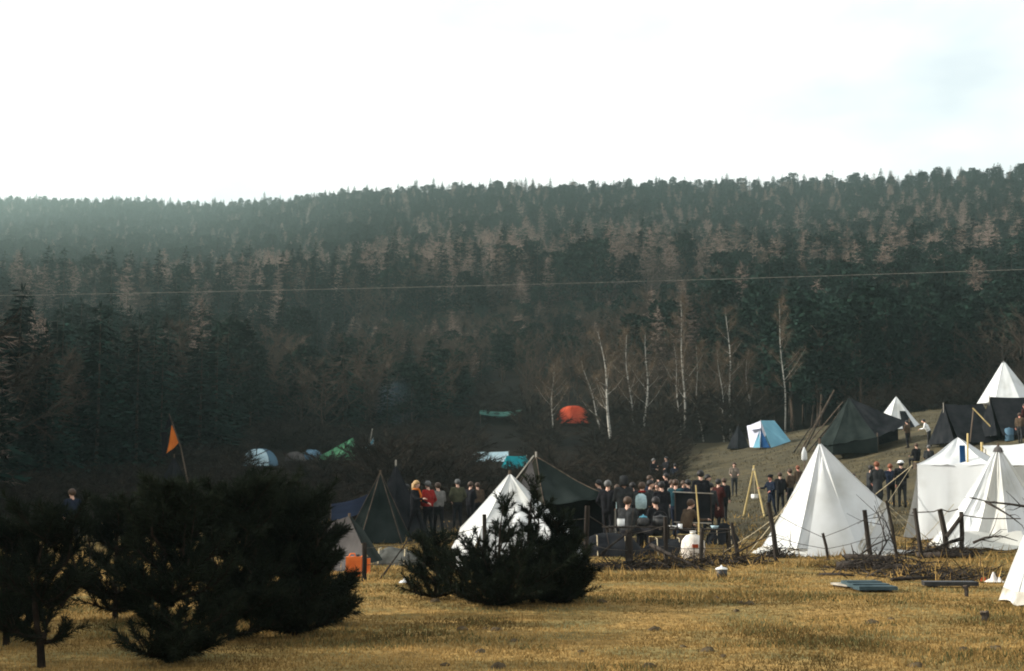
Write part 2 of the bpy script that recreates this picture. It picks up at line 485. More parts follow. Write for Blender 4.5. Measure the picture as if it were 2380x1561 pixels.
def spruce_crown(h, rmax, seed, layers=24, per=9, low=0.06, droop=0.35):
    rs = random.Random(seed)
    out = []
    lean = [rs.uniform(0.78, 1.2) for _ in range(7)]
    for i in range(layers):
        t = (i + rs.uniform(-0.3, 0.3)) / layers
        z = h * (low + (0.985 - low) * max(t, 0))
        L0 = rmax * (1 - max(t, 0)) ** 0.85 + 0.12
        if t < 0.15: L0 *= 0.75 + 1.6 * t
        m = max(4, int(per * (1 - 0.45 * t)))
        a0 = rs.uniform(0, 6.28)
        for k in range(m):
            a = a0 + 6.283 * k / m + rs.uniform(-0.3, 0.3)
            L = L0 * rs.uniform(0.68, 1.12) * lean[int(a / 6.283 * 7) % 7]
            d = Vector((math.cos(a), math.sin(a), 0))
            sd = Vector((-math.sin(a), math.cos(a), 0))
            zj = rs.uniform(-.35, .35)
            steps = max(2, int(L / 0.55))
            for s in range(steps):
                u = (s + 0.35) / steps
                c = Vector((0, 0, z + zj)) + d * (L * u) + Vector((0, 0, -droop * L * u * u + 0.10 * L * u))
                w = 0.36 * (0.55 + 0.45 * (1 - u)) * min(1, L)
                dd = (d + sd * rs.uniform(-0.45, 0.45) + Vector((0, 0, rs.uniform(-0.5, 0.2)))).normalized()
                spray(c, dd, (sd + Vector((0, 0, rs.uniform(-0.5, 0.5)))).normalized(), rs.uniform(0.5, 0.95) * min(1, 0.4 + L), w, out)
                for q in (-1, 1):
                    dq = (d * 0.6 + sd * q * rs.uniform(0.5, 1) + Vector((0, 0, rs.uniform(-0.7, 0.1)))).normalized()
                    spray(c, dq, d, rs.uniform(0.35, 0.75) * min(1, 0.4 + L), w * 0.7, out)
    for q in range(5):
        a = q * 1.25
        spray(Vector((0, 0, h * 0.95)), Vector((math.cos(a) * .25, math.sin(a) * .25, 1)).normalized(), Vector((-math.sin(a), math.cos(a), 0)), h * 0.055, 0.07, out)
    return out

def pine_crown(h, rmax, seed, n=150):
    """Scots pine: clumps on limbs, rounded uneven top, bare below"""
    rs = random.Random(seed)
    out, limbs = [], MB()
    for i in range(n):
        t = rs.random() ** 0.8
        zc = h * (0.34 + 0.62 * t)
        prof = rmax * math.sqrt(max(0.05, 1 - ((t - 0.36) / 0.68) ** 2))
        a = rs.uniform(0, 6.28)
        rr = prof * math.sqrt(rs.uniform(0.10, 1.05))
        c = Vector((math.cos(a) * rr, math.sin(a) * rr, zc + rs.uniform(-.4, .4)))
        if i % 5 == 0:
            limbs.tube([(0, 0, zc - rr * 0.45 - 0.3), c * 0.5 + Vector((0, 0, (zc - rr * 0.3) * 0.5)), c], [0.07, 0.045, 0.015], 3, cap=False)
        R0 = rs.uniform(0.5, 0.95)
        for k in range(11):
            d = Vector((rs.gauss(0, 1), rs.gauss(0, 1), rs.gauss(0.35, 0.7))).normalized()
            e = d.cross(Vector((rs.gauss(0, 1), rs.gauss(0, 1), rs.gauss(0, 1)))).normalized()
            spray(c + d * R0 * 0.25, d, e, R0 * rs.uniform(0.6, 1.0), 0.19, out)
    return out, limbs

def sliver(c, d, L, w, rs, out):
    e = d.cross(Vector((rs.gauss(0, 1), rs.gauss(0, 1), rs.gauss(0, 1)))).normalized() * (w / 2)
    out += [c - e, c + e, c + d * L]

def larch_crown(h, rmax, seed, layers=30, per=8):
    rs = random.Random(seed)
    out = []
    for i in range(layers):
        ti = i / layers
        m = max(4, int(per * (1 - 0.35 * ti)))
        a0 = rs.uniform(0, 6.28)
        for k in range(m):
            t = (i + rs.uniform(-1.2, 1.2)) / layers
            z = h * (0.12 + 0.86 * min(1, max(t, 0)))
            L0 = rmax * (1 - min(1, max(t, 0))) ** 0.62 * min(1, .55 + 1.6 * max(t, 0)) + 0.15
            a = a0 + 6.283 * k / m + rs.uniform(-0.35, 0.35)
            L = L0 * rs.uniform(0.6, 1.15)
            d = Vector((math.cos(a), math.sin(a), rs.uniform(-0.15, 0.5))).normalized()
            sd = Vector((-math.sin(a), math.cos(a), 0))
            b = Vector((0, 0, z))
            sliver(b, d, L, 0.06, rs, out)
            for s in range(max(4, int(L * 7.0))):
                u = rs.uniform(0.15, 1)
                q = rs.choice((-1, 1))
                dq = (d * rs.uniform(0.3, 1) + sd * q * rs.uniform(0.2, 1) + Vector((0, 0, rs.uniform(-0.9, 0.55)))).normalized()
                sliver(b + d * (L * u), dq, rs.uniform(0.4, 0.9), 0.05, rs, out)
    for q in range(10):
        sliver(Vector((0, 0, h * (0.9 + 0.008 * q))), Vector((rs.gauss(0, .3), rs.gauss(0, .3), 1)).normalized(), 0.8, 0.06, rs, out)
    return out

def bare_crown(h, rmax, seed, twigs=2400, low=0.25, droop=0.0, w=0.036, limbs_n=13, tl=1.0):
    """limbs fork three times and end in fine twigs"""
    rs = random.Random(seed)
    limbs, out, ends = MB(), [], []
    for i in range(limbs_n):
        t = low + (0.95 - low) * (i + rs.random()) / limbs_n
        a = i * 2.4 + rs.uniform(-.4, .4)
        reach = rmax * math.sqrt(max(0.06, 1 - ((t - 0.55) / 0.52) ** 2)) * rs.uniform(0.75, 1.1)
        b = Vector((0, 0, h * t * 0.72))
        e = Vector((math.cos(a) * reach, math.sin(a) * reach, h * min(1.0, t * 0.72 + 0.26 + 0.06 * rs.random())))
        m = b.lerp(e, 0.5) + Vector((0, 0, -0.06 * h * rs.random()))
        limbs.tube([b, m, e], [0.010 * h * 0.55, 0.006 * h * .6, 0.012], 4, cap=False)
        for j in range(5):
            u = rs.uniform(0.3, 1.0)
            s = b.lerp(m, u * 2) if u < 0.5 else m.lerp(e, u * 2 - 1)
            d = ((e - b).normalized() + Vector((rs.gauss(0, .55), rs.gauss(0, .55), rs.gauss(0.25, .4)))).normalized()
            L = rmax * rs.uniform(0.3, 0.62)
            limbs.tube([s, s + d * L], [0.035, 0.012], 3, cap=False)
            ends.append((s, d, L))
    for i in range(twigs):
        s, d, L = rs.choice(ends)
        c = s + d * (L * rs.uniform(0.1, 1))
        dd = (d + Vector((rs.gauss(0, .7), rs.gauss(0, .7), rs.gauss(0.1, .55) - droop * rs.uniform(.4, 1.6)))).normalized()
        sliver(c, dd, rs.uniform(0.35, 1.05) * tl, w, rs, out)
    return out, limbs

VAR = {}   # kind -> list of dicts with meshes
def register(kind, trunk_o, crown_o, limbs_o=None, h=1.0):
    VAR.setdefault(kind, []).append(dict(trunk=trunk_o, crown=crown_o, limbs=limbs_o, h=h))

def mk_variant(kind, i):
    sd = {'spruce': 100, 'pine': 200, 'larch': 300, 'bare': 400}[kind] + i
    rs = random.Random(sd)
    if kind == 'spruce':
        h = 18.0; mb, _ = trunk_mesh(h, 0.20, sd, 0.1)
        cr, lb = spruce_crown(h, rs.uniform(2.9, 4.1), sd, layers=rs.randint(24, 29), droop=rs.uniform(.2, .55)), None
        cm, tm = 'needle', 'bark'
    elif kind == 'pine':
        h = 15.0; mb, _ = trunk_mesh(h, 0.19, sd, 0.4, top=0.9)
        cr, lb = pine_crown(h, rs.uniform(2.7, 3.6), sd); cm, tm = 'pine', 'bark'
    elif kind == 'larch':
        h = 18.0; mb, _ = trunk_mesh(h, 0.18, sd, 0.15)
        cr, lb = larch_crown(h, rs.uniform(2.9, 3.9), sd), None; cm, tm = 'larch', 'bark'
    else:
        h = 12.0; mb, _ = trunk_mesh(h, 0.16, sd, 0.5, top=0.86)
        cr, lb = bare_crown(h, rs.uniform(3.0, 4.0), sd, w=0.045); cm, tm = 'twig', 'bark'
    if lb is not None:
        mb.add(lb.v, lb.f)
    def dat(o):
        me = o.data; bpy.data.objects.remove(o); return me
    register(kind, dat(mb.build('trunk', tm, smooth=True)), dat(tri_obj('crown', [tuple(v) for v in cr], 3, cm)), None, h)

for kind, nvar in (('spruce', 7), ('pine', 6), ('larch', 6), ('bare', 6)):
    for i in range(nvar): mk_variant(kind, i)

def put_tree(kind, var, x, y, s, sxy, rz, label, group, cat, name):
    v = VAR[kind][var]
    e = thing(name, label, cat, (x, y, H(x, y) - 0.1), group, rz)
    e.scale = (sxy, sxy, s)
    t = bpy.data.objects.new('trunk', v['trunk']); C.objects.link(t); t.parent = e
    c = bpy.data.objects.new('crown', v['crown']); C.objects.link(c); c.parent = e
    return t, c

# where the forest starts (distance) by viewing direction
FSTART = [(-900, 30), (-300, 38), (-60, 62), (0, 82), (300, 96), (500, 104), (560, 122), (650, 127), (890, 127), (950, 120), (1050, 140), (1100, 166), (1400, 166), (1480, 156), (1780, 142), (1900, 128), (2380, 122), (3300, 118)]
ENV = [(-900, 560), (-100, 690), (500, 735), (800, 790), (1100, 820), (1350, 790), (1500, 720), (1700, 620), (1850, 570), (2100, 540), (2380, 500), (3200, 470)]
trees = []
rs = random.Random(42)
y = 30.0
while y < 1440:
    sp = 2.9 + y * 0.0032
    xw = 0.50 * y + 8
    xl = 0.50 * y + 34
    nx = int((xl + xw) / sp)
    for i in range(nx):
        x = -xl + (i + rs.random()) * sp
        yy = y + rs.uniform(-0.5, 0.5) * sp
        px = 1190 + F * x / yy
        if yy < lerp_tab(FSTART, px) + rs.uniform(0, 7): continue
        if yy > 250 and not -160 < px < 2540: continue
        if yy > ridge_y(px) + 14: continue
        z = H(x, yy)
        n1 = noise.noise((x / 55, yy / 55, 0.3)); n2 = noise.noise((x / 30, yy / 30, 5.3))
        u = rs.random()
        far = yy / ridge_y(px)
        ye = yy + 70 * noise.noise((x / 70, yy / 70, 7.7)) + rs.gauss(0, 34) if yy > 205 else yy
        if ye < 240:
            if px < 820: w = dict(spruce=.72, larch=.03 if yy < 190 else .12, bare=.14, pine=.04)
            elif px < 1380: w = dict(spruce=.34, larch=.02 if yy < 200 else .2, bare=.36, pine=.22)
            elif px < 1800: w = dict(spruce=.10, larch=.14, bare=.46, pine=.35)
            else: w = dict(spruce=.08, larch=.05, bare=.20 + .3 * n1, pine=.72)
        elif ye < 430:
            if px < 350: w = dict(spruce=.52, larch=.16 + .4 * n1, bare=.05, pine=.30)
            elif px < 1650: w = dict(spruce=.30, larch=.62 + 1.1 * n1, bare=.22, pine=.24)
            else: w = dict(spruce=.20, larch=.48 + 1.0 * n1, bare=.18, pine=.38)
        else:
            lar = .18 + .85 * max(0, n1 - .06) if px > 900 else 0.06 + .4 * max(0, n1)
            w = dict(spruce=.50, larch=lar, bare=.03, pine=.48)
        tot = sum(max(q, 0) for q in w.values()); u *= tot
        kind = 'spruce'
        for k, q in w.items():
            u -= max(q, 0)
            if u <= 0: kind = k; break
        base_h = dict(spruce=13.5, pine=11.5, larch=13, bare=9.5)[kind] * rs.choice((rs.uniform(.55, .9), rs.uniform(.8, 1.1), rs.uniform(.9, 1.3)))
        if yy > 300:
            base_h *= 0.76 + 0.24 * (1 - min(1, (yy - 300) / 60))
        if yy < 250 and px > -60:
            lim = lerp_tab(ENV, px) + 95 * n2 + rs.uniform(-35, 60)
            ph = P(px, lim, yy).z - z
            base_h = min(base_h, max(3.2 + rs.random() * 2, ph))
        v = rs.randrange(len(VAR[kind]))
        s = base_h / VAR[kind][v]['h']
        sxy = s ** 0.75 * rs.uniform(0.95, 1.35)
        trees.append(dict(kind=kind, v=v, x=x, y=yy, z=z - 0.1, s=s, sxy=sxy, rz=rs.uniform(0, 6.28), px=px, inview=-30 < px < 2410))
    y += sp * 0.95
# three pines outside the frame on the left, whose shade reaches into the near meadow
for x, yy, hh in ((-12.5, 10.2, 5.6), (-15.0, 12.4, 6.4), (-17.5, 14.8, 6.8)):
    trees.append(dict(kind='pine', v=len(trees) % 6, x=x, y=yy, z=H(x, yy) - .1, s=hh / 15.0, sxy=hh / 15.0 * 1.5, rz=x, px=-2000, inview=False))
LAB = dict(
    spruce=('spruce_tree', 'dark green spruce', 'spruces of the wooded hillside'),
    pine=('pine_tree', 'dark round-topped pine', 'pines of the wooded hillside'),
    larch=('larch_tree', 'pale brown leafless larch', 'larches of the wooded hillside'),
    bare=('bare_tree', 'bare grey-brown broadleaf tree', 'bare broadleaf trees of the wooded hillside'))
MASS = dict(
    spruce=('spruce_forest', 'dark blue-green spruce forest covering the far upper hillside to the skyline'),
    pine=('pine_forest', 'dark pine forest on the far upper hillside'),
    larch=('larch_forest', 'pale brown leafless larch forest on the far hillside'),
    bare=('bare_woods', 'bare grey-brown broadleaf woods on the far hillside'))

def forest_mass(name, label, pts, kind):
    me = bpy.data.meshes.new(name)
    me.from_pydata([(t['x'], t['y'], t['z']) for t in pts], [], [])
    for nm, key, ty in (('rotz', 'rz', 'FLOAT'), ('vari', 'v', 'INT'), ('sz', 's', 'FLOAT'), ('sxy', 'sxy', 'FLOAT')):
        at = me.attributes.new(nm, ty, 'POINT')
        at.data.foreach_set('value', [t[key] for t in pts])
    o = bpy.data.objects.new(name, me); C.objects.link(o)
    ng = bpy.data.node_groups.new(name, 'GeometryNodeTree')
    ng.interface.new_socket('Geometry', in_out='INPUT', socket_type='NodeSocketGeometry')
    ng.interface.new_socket('Geometry', in_out='OUTPUT', socket_type='NodeSocketGeometry')
    n, l = ng.nodes, ng.links
    gi, go = n.new('NodeGroupInput'), n.new('NodeGroupOutput')
    iop = n.new('GeometryNodeInstanceOnPoints')
    jv = n.new('GeometryNodeJoinGeometry')
    for var in range(len(VAR[kind])):
        src = SRC[kind][var]
        j = n.new('GeometryNodeJoinGeometry')
        for so in src:
            oi = n.new('GeometryNodeObjectInfo'); oi.transform_space = 'ORIGINAL'
            oi.inputs['Object'].default_value = so
            l.new(oi.outputs['Geometry'], j.inputs['Geometry'])
        gt = n.new('GeometryNodeGeometryToInstance')
        l.new(j.outputs['Geometry'], gt.inputs[0])
        l.new(gt.outputs[0], jv.inputs['Geometry'])
    def attr(nm, ty):
        a = n.new('GeometryNodeInputNamedAttribute'); a.data_type = ty; a.inputs['Name'].default_value = nm
        return a.outputs['Attribute']
    l.new(gi.outputs[0], iop.inputs['Points']); l.new(jv.outputs['Geometry'], iop.inputs['Instance'])
    iop.inputs['Pick Instance'].default_value = True
    l.new(attr('vari', 'INT'), iop.inputs['Instance Index'])
    cx = n.new('ShaderNodeCombineXYZ'); l.new(attr('rotz', 'FLOAT'), cx.inputs['Z'])
    er = n.new('FunctionNodeEulerToRotation'); l.new(cx.outputs[0], er.inputs[0]); l.new(er.outputs[0], iop.inputs['Rotation'])
    cs = n.new('ShaderNodeCombineXYZ'); a = attr('sxy', 'FLOAT'); l.new(a, cs.inputs['X']); l.new(a, cs.inputs['Y']); l.new(attr('sz', 'FLOAT'), cs.inputs['Z'])
    l.new(cs.outputs[0], iop.inputs['Scale'])
    l.new(iop.outputs['Instances'], go.inputs[0])
    md = o.modifiers.new('scatter', 'NODES'); md.node_group = ng
    return tag(o, label, 'forest', kind='stuff')

SRC = {}
NIND = 300
for kind in ('spruce', 'pine', 'larch', 'bare'):
    lst = [t for t in trees if t['kind'] == kind]
    inn = sorted([t for t in lst if t['inview']], key=lambda t: -(t['s'] * VAR[kind][t['v']]['h']) / t['y'])
    ind, rest = inn[:NIND], inn[NIND:] + [t for t in lst if not t['inview']]
    nm, lab, grp = LAB[kind]
    SRC[kind] = {}
    for t in ind:
        hh = t['s'] * VAR[kind][t['v']]['h']
        q = t['px']
        zone = ('above the left pines' if q < 600 else 'above the small far tents' if q < 1080 else 'above the orange-red tent' if q < 1450
                else 'behind the birches' if q < 1880 else 'behind the upper camp')
        size = 'tall' if hh > dict(spruce=11, pine=10, larch=11, bare=8)[kind] else 'low'
        row = 'at the hill foot' if t['y'] < 190 else 'up the hillside'
        lab = '%s %s %s, %s' % (size, LAB[kind][1], row, zone)
        pair = put_tree(kind, t['v'], t['x'], t['y'], t['s'], t['sxy'], t['rz'], lab, grp, 'tree', nm)
        SRC[kind].setdefault(t['v'], pair)
    if rest and len(SRC[kind]) == len(VAR[kind]):
        forest_mass(MASS[kind][0], MASS[kind][1], rest, kind)
    print('TREES', kind, len(ind), len(rest))

# ------------------------------------------------------------------ birches at the foot of the hill
def birch(base, top, r0, seed, label, fork=None, spread=1.9, twigs=1700):
    h = (top - base).length
    e = thing('birch_tree', label, 'tree', base, 'birches at the foot of the wooded hill')
    rs = random.Random(seed)
    ax = top - base
    bow = Vector((rs.uniform(-.25, .25), rs.uniform(-.2, .2), 0))
    def at(t): return ax * t + bow * math.sin(math.pi * t) + Vector((0.10 * math.sin(t * 9 + seed), 0, 0))
    k = 9
    mb = MB().tube([at(t / k) - Vector((0, 0, .3 if t == 0 else 0)) for t in range(k + 1)], [r0 * (1 - 0.88 * t / k) for t in range(k + 1)], 7)
    mb.build('trunk', 'birch', e, smooth=True)
    lm, out = MB(), []
    for i in range(16):
        t = 0.30 + 0.68 * (i + rs.random()) / 16
        a = rs.uniform(0, 6.28)
        L = spread * (1.15 - 0.8 * t) * rs.uniform(.7, 1.3)
        b = at(t)
        q = b + Vector((math.cos(a) * L, math.sin(a) * L, L * rs.uniform(.7, 1.5)))
        m = b.lerp(q, 0.5) + Vector((0, 0, -.1 * L))
        lm.tube([b, m, q], [r0 * .33 * (1.1 - t), r0 * .2 * (1.1 - t), 0.008], 4, cap=False)
        for j in range(twigs // 16):
            u = rs.uniform(.25, 1.05)
            c = b.lerp(q, u)
            d = Vector((rs.gauss(0, .6), rs.gauss(0, .6), rs.gauss(0.1, .7))).normalized()
            sliver(c, d, rs.uniform(.3, .95), 0.026, rs, out)
    lm.build('limbs', 'birch', e)
    tri_obj('crown', [tuple(v) for v in out], 3, 'birch_twig', e)
    return e

for i, (bx, by, tx, ty, r0, lab) in enumerate([
    (1418, 1052, 1392, 772, .15, 'white-stemmed birch just right of the orange-red tent, the one with the brightest trunk'),
    (1407, 1030, 1352, 838, .09, 'thin white birch leaning left across the trunk of the bright birch by the orange-red tent'),
    (1495, 1030, 1500, 775, .13, 'straight white birch, right one of the pair between orange-red and blue tents'),
    (1478, 1018, 1455, 772, .09, 'slim birch leaning left, left one of the pair between orange-red and blue tents'),
    (1588, 1008, 1580, 700, .11, 'tall birch with a forked grey-white stem rising midway between the red and blue tents'),
    (1577, 1000, 1565, 800, .07, 'short thin birch close against the left of the tall forked birch'),
    (1630, 992, 1620, 805, .065, 'very thin pale birch just right of the tall forked birch'),
    (1694, 962, 1688, 715, .12, 'curved white birch standing behind the left side of the blue tent'),
    (1680, 965, 1668, 815, .07, 'thin birch leaning left beside the curved birch behind the blue tent'),
    (1747, 965, 1735, 830, .06, 'spindly dull birch directly above the blue tent'),
    (1822, 925, 1808, 700, .085, 'reddish-stemmed tall birch, the rightmost of the birches, above the pole stack'),
    (1282, 1000, 1286, 845, .06, 'slender birch sapling standing directly left of the orange-red tent')]):
    b = G(bx, by)
    if b.y > 128: b = GD(bx, 124 + (i % 4))
    birch(b, P(tx, ty, b.y + 0.6), max(.075, r0) * 1.05, 900 + i, lab)

# ------------------------------------------------------------------ shrubs between the camp and the hill
def shrub_proto(seed, h, r, tw, w):
    cr, lb = bare_crown(h, r, seed, twigs=tw, low=0.02, w=w, limbs_n=9, tl=0.55)
    cme = tri_obj('crown', [tuple(v) for v in cr], 3, 'bramble'); lme = lb.build('stems', 'bramble')
    ms = (lme.data, cme.data)
    bpy.data.objects.remove(cme); bpy.data.objects.remove(lme)
    return ms
SHR = [shrub_proto(700 + i, 2.2, 1.5, 900, 0.03) for i in range(4)]
def shrub(x, y, s, rz, label, group):
    e = thing('bare_shrub', label, 'shrub', (x, y, H(x, y) - .15), group, rz)
    e.scale = (s * 1.15, s * 1.15, s)
    a, b = SHR[random.randrange(4)]
    o = bpy.data.objects.new('stems', a); C.objects.link(o); o.parent = e
    o = bpy.data.objects.new('crown', b); C.objects.link(o); o.parent = e
rs = random.Random(11)
for (p0, p1, y0, y1, d0, d1, n, s0, s1, lab, grp) in [
    (870, 1090, 0, 0, 74, 112, 30, .7, 1.35, 'low brown leafless shrub on the dark bank behind the black tents', 'brown shrubs on the dark bank'),
    (1040, 1340, 0, 0, 118, 152, 34, .9, 1.6, 'grey-brown leafless shrub around the green tarp and the orange-red tent', 'shrubs around the green tarp'),
    (1330, 1760, 0, 0, 112, 150, 46, .9, 1.9, 'grey-brown leafless shrub growing among the birch stems', 'shrubs under the birches'),
    (1240, 1560, 0, 0, 78, 110, 26, .6, 1.1, 'low dark leafless shrub on the slope behind the crowd', 'dark shrubs behind the crowd'),
    (560, 900, 0, 0, 80, 128, 22, .6, 1.1, 'dim leafless shrub in front of the small far tents', 'dim shrubs by the far tents'),
    (1900, 2400, 0, 0, 118, 126, 18, .9, 1.5, 'dark leafless shrub along the edge of the wood above the upper camp', 'shrubs along the upper wood edge')]:
    for i in range(n):
        d = rs.uniform(d0, d1); px = rs.uniform(p0, p1)
        g = GD(px, d)
        if grp == 'dim shrubs by the far tents' and d > 100: d = rs.uniform(80, 100); g = GD(px, d)
        if grp == 'shrubs around the green tarp' and abs(px - 1333) < 60 and d < 152: continue
        if grp == 'shrubs under the birches' and px < 1390 and d < 140: g = GD(px, 118); 
        if d > 95 and (abs(px - 1333) < 62 or (1085 < px < 1235 and d < 155) or 540 < px < 880): continue
        shrub(g.x, g.y, rs.uniform(s0, s1), rs.uniform(0, 6.28), lab, grp)

# thin bare saplings behind and among the birches
rs = random.Random(23)
for i in range(44):
    px = rs.uniform(1215, 1790); d = rs.uniform(140, 166)
    if abs(px - 1333) < 58 and d < 150: d = rs.uniform(151, 162)
    g = GD(px, d); hh = rs.uniform(5, 9.5); sc = hh / 12.0
    put_tree('bare', rs.randrange(5), g.x, g.y, sc, sc * rs.uniform(.55, .8), rs.uniform(0, 6.28), 'thin bare brown sapling standing among the birches', 'saplings among the birches', 'tree', 'bare_sapling')
# heather, dead bracken and brush on the valley floor: one uncountable cover
rs = random.Random(29)
pts = []
while len(pts) < 2000:
    d = rs.uniform(56, 165); px = rs.uniform(-150, 1560)
    if rs.random() > d / 165 + .25: continue
    if d > 96 and (abs(px - 1333) < 55 or (1090 < px < 1235 and d < 150) or (545 < px < 880 and d < 118)): continue
    g = GD(px, d)
    if d < 62 and 860 < px < 1130: continue
    s_ = rs.uniform(.28, .6) if d < 100 else rs.uniform(.35, .95)
    pts.append(dict(x=g.x, y=g.y, z=g.z - .1, s=s_, sxy=s_ * 1.5, rz=rs.uniform(0, 6.28), v=rs.randrange(4)))
src = {}
for o in bpy.data.objects:
    if o.name.startswith('bare_shrub') and o.parent is None:
        ch = [c for c in C.objects if c.parent == o]
        st = [c for c in ch if c.name.startswith('stems')][0]
        for i in range(4):
            if st.data == SHR[i][0]: src.setdefault(i, ch)
    if len(src) == 4: break
VAR['brush'] = SHR; SRC['brush'] = src
fo = forest_mass('undergrowth', 'dark heather and dead bracken covering the valley floor', pts, 'brush')
tag(fo, cat='undergrowth')

# ------------------------------------------------------------------ young pines in the meadow
def young_pine(name, base, h, r, seed, label, nb=46, shoots=8, needles=46, low=0.04, skew=0.0, cut=1.0):
    rs = random.Random(seed)
    e = thing(name, label, 'pine', base, 'young pines growing in the meadow')
    mb, _ = trunk_mesh(h * .93, 0.020 + 0.013 * h, seed, 0.10)
    mb.build('trunk', 'bush_bark', e, smooth=True)
    br, segs = MB(), []
    whorls = max(4, int(h / 0.24))
    for i in range(nb):
        t = (int(rs.random() * whorls) + rs.uniform(-.15, .15)) / whorls
        t = min(.97, max(low, t))
        a = rs.uniform(0, 6.28)
        L = r * (1 - 0.72 * t) * rs.choice((rs.uniform(.4, .8), rs.uniform(.7, 1.05), rs.uniform(.95, 1.3))) * (1 + skew * math.cos(a))
        if t < .12: L *= .75 + 2 * t
        b = Vector((0, 0, h * t))
        d = Vector((math.cos(a), math.sin(a), 0))
        pts = []
        for k in range(5):
            u = k / 4
            pts.append(b + d * (L * u) + Vector((0, 0, L * (0.10 * u + (0.12 + .75 * t) * u * u) * rs.uniform(.8, 1.1) * cut)))
        br.tube(pts, [0.020, 0.016, 0.012, 0.009, 0.005], 4, cap=False)
        segs.append((pts[3], pts[4] + (pts[4] - pts[3]).normalized() * .14))
        segs.append((pts[2], pts[3])); segs.append((pts[1], pts[2])); segs.append((pts[0], pts[1]))
        for s in range(shoots):
            u = rs.uniform(.25, 1)
            k = min(3, int(u * 4)); c = pts[k].lerp(pts[k + 1], u * 4 - k)
            sd = Vector((-math.sin(a), math.cos(a), 0)) * rs.choice((-1, 1))
            dd = (d * .55 + sd * rs.uniform(.3, 1) + Vector((0, 0, rs.uniform(.25, 1.0)))).normalized()
            Ls = rs.uniform(.14, .34) * min(1.2, .5 + L)
            q = c + dd * Ls + Vector((0, 0, .06))
            br.tube([c, q], [.008, .004], 3, cap=False)
            segs.append((c.lerp(q, .15), q))
    for i in range(max(2, nb // 9)):      # upright leaders that break the outline
        a = rs.uniform(0, 6.28); q0 = r * rs.uniform(.15, .6)
        b = Vector((math.cos(a) * q0, math.sin(a) * q0, h * rs.uniform(.45, .75)))
        q = b + Vector((rs.gauss(0, .05), rs.gauss(0, .05), h * rs.uniform(.2, .36)))
        br.tube([b - Vector((math.cos(a), math.sin(a), 1.2)) * .15, b, q], [.014, .011, .005], 4, cap=False)
        segs.append((b.lerp(q, .1), q))
        for j in range(3):
            t = b.lerp(q, rs.uniform(.3, .8)); aa = rs.uniform(0, 6.28)
            segs.append((t, t + Vector((math.cos(aa) * .11, math.sin(aa) * .11, .13))))
    segs.append((Vector((0, 0, h * .78)), Vector((0, 0, h))))
    for i in range(4):
        a = i * 1.6 + .4
        segs.append((Vector((0, 0, h * .86)), Vector((math.cos(a) * .13, math.sin(a) * .13, h * .86 + .22))))
    br.build('branches', 'bush_bark', e)
    out = []
    for a, b in segs:
        ax = (b - a); L = ax.length; ax = ax.normalized()
        e1 = ax.cross(Vector((.3, .2, .9))).normalized(); e2 = ax.cross(e1)
        for k in range(int(needles * (.5 + L * 2.0))):
            u = rs.random() ** .8; t = rs.uniform(0, 6.28)
            rad = e1 * math.cos(t) + e2 * math.sin(t)
            dd = (ax * rs.uniform(.7, 1.5) + rad).normalized()
            sliver(a + ax * (L * u), dd, rs.uniform(.06, .105), .0095, rs, out)
    tri_obj('crown', [tuple(v) for v in out], 3, 'bush_needle', e)
    return e

def pine_px(px, base_py, top_py, half_px, seed, label, **kw):
    b = G(px, base_py)
    k = F / b.y
    return young_pine('young_pine', b, (base_py - top_py) / k, half_px / k, seed, label, **kw)

pine_px(1155, 1408, 1325, 214, 31, 'bushy young pine in the open meadow in front of the central white tent', nb=50, shoots=5, needles=80)
pine_px(1240, 1402, 1112, 38, 38, 'slim taller young pine growing out of the right side of the bushy meadow pine', nb=10, shoots=3, needles=80)
pine_px(1172, 1404, 1158, 36, 42, 'thin sparse pine leader rising from the middle of the bushy meadow pine', nb=6, shoots=3, needles=80)
pine_px(1292, 1404, 1278, 85, 43, 'low dense young pine filling the right side of the bushy meadow pine', nb=40, shoots=5, needles=80)
pine_px(1010, 1392, 1255, 70, 39, 'small low pine sapling at the left foot of the bushy meadow pine', nb=26, shoots=7)
pine_px(1300, 1398, 1200, 75, 40, 'small rounded pine sapling at the right foot of the bushy meadow pine', nb=32, shoots=8)
pine_px(680, 1478, 1160, 128, 32, 'large dark young pine, right one of the clump at the lower left', nb=60, shoots=6, needles=76)
pine_px(545, 1490, 1135, 135, 33, 'large dark young pine in the middle of the clump at the lower left', nb=60, shoots=6, needles=76)
pine_px(400, 1540, 1140, 132, 34, 'dark young pine, left one of the clump at the lower left', nb=56, shoots=6, needles=76, low=.03)
pine_px(105, 1552, 1200, 150, 35, 'sparse young pine with a bare lower stem at the left edge of the meadow', nb=30, shoots=5, needles=66, low=.16)
pine_px(270, 1440, 1180, 120, 36, 'dark young pine behind the gap between the edge pine and the clump', nb=46, shoots=6, needles=70, low=.08)
pine_px(20, 1500, 1215, 110, 37, 'dark young pine cut by the left frame edge behind the sparse pine', nb=44, shoots=8, needles=46, low=.15)
pine_px(620, 1430, 1140, 120, 41, 'dark young pine behind the middle of the clump at the lower left', nb=56, shoots=9, needles=54, low=.05)
pine_px(740, 1452, 1235, 78, 44, 'low dark young pine at the right end of the clump at the lower left', nb=44, shoots=9, needles=56)

# ------------------------------------------------------------------ tents
def ropes_and_pegs(e, anchors, loc, mat='rope', r=0.010):
    for a, g in anchors:
        MB().tube([a, (Vector(a) + Vector(g)) / 2 + Vector((0, 0, -.02)), g], r, 4).build('guy_rope', mat, e, loc)
        g = Vector(g)
        MB().tube([g + Vector((0, 0, .14)), g + Vector((0, 0, -.05))], [.018, .010], 5).build('peg', 'wood', e, loc)

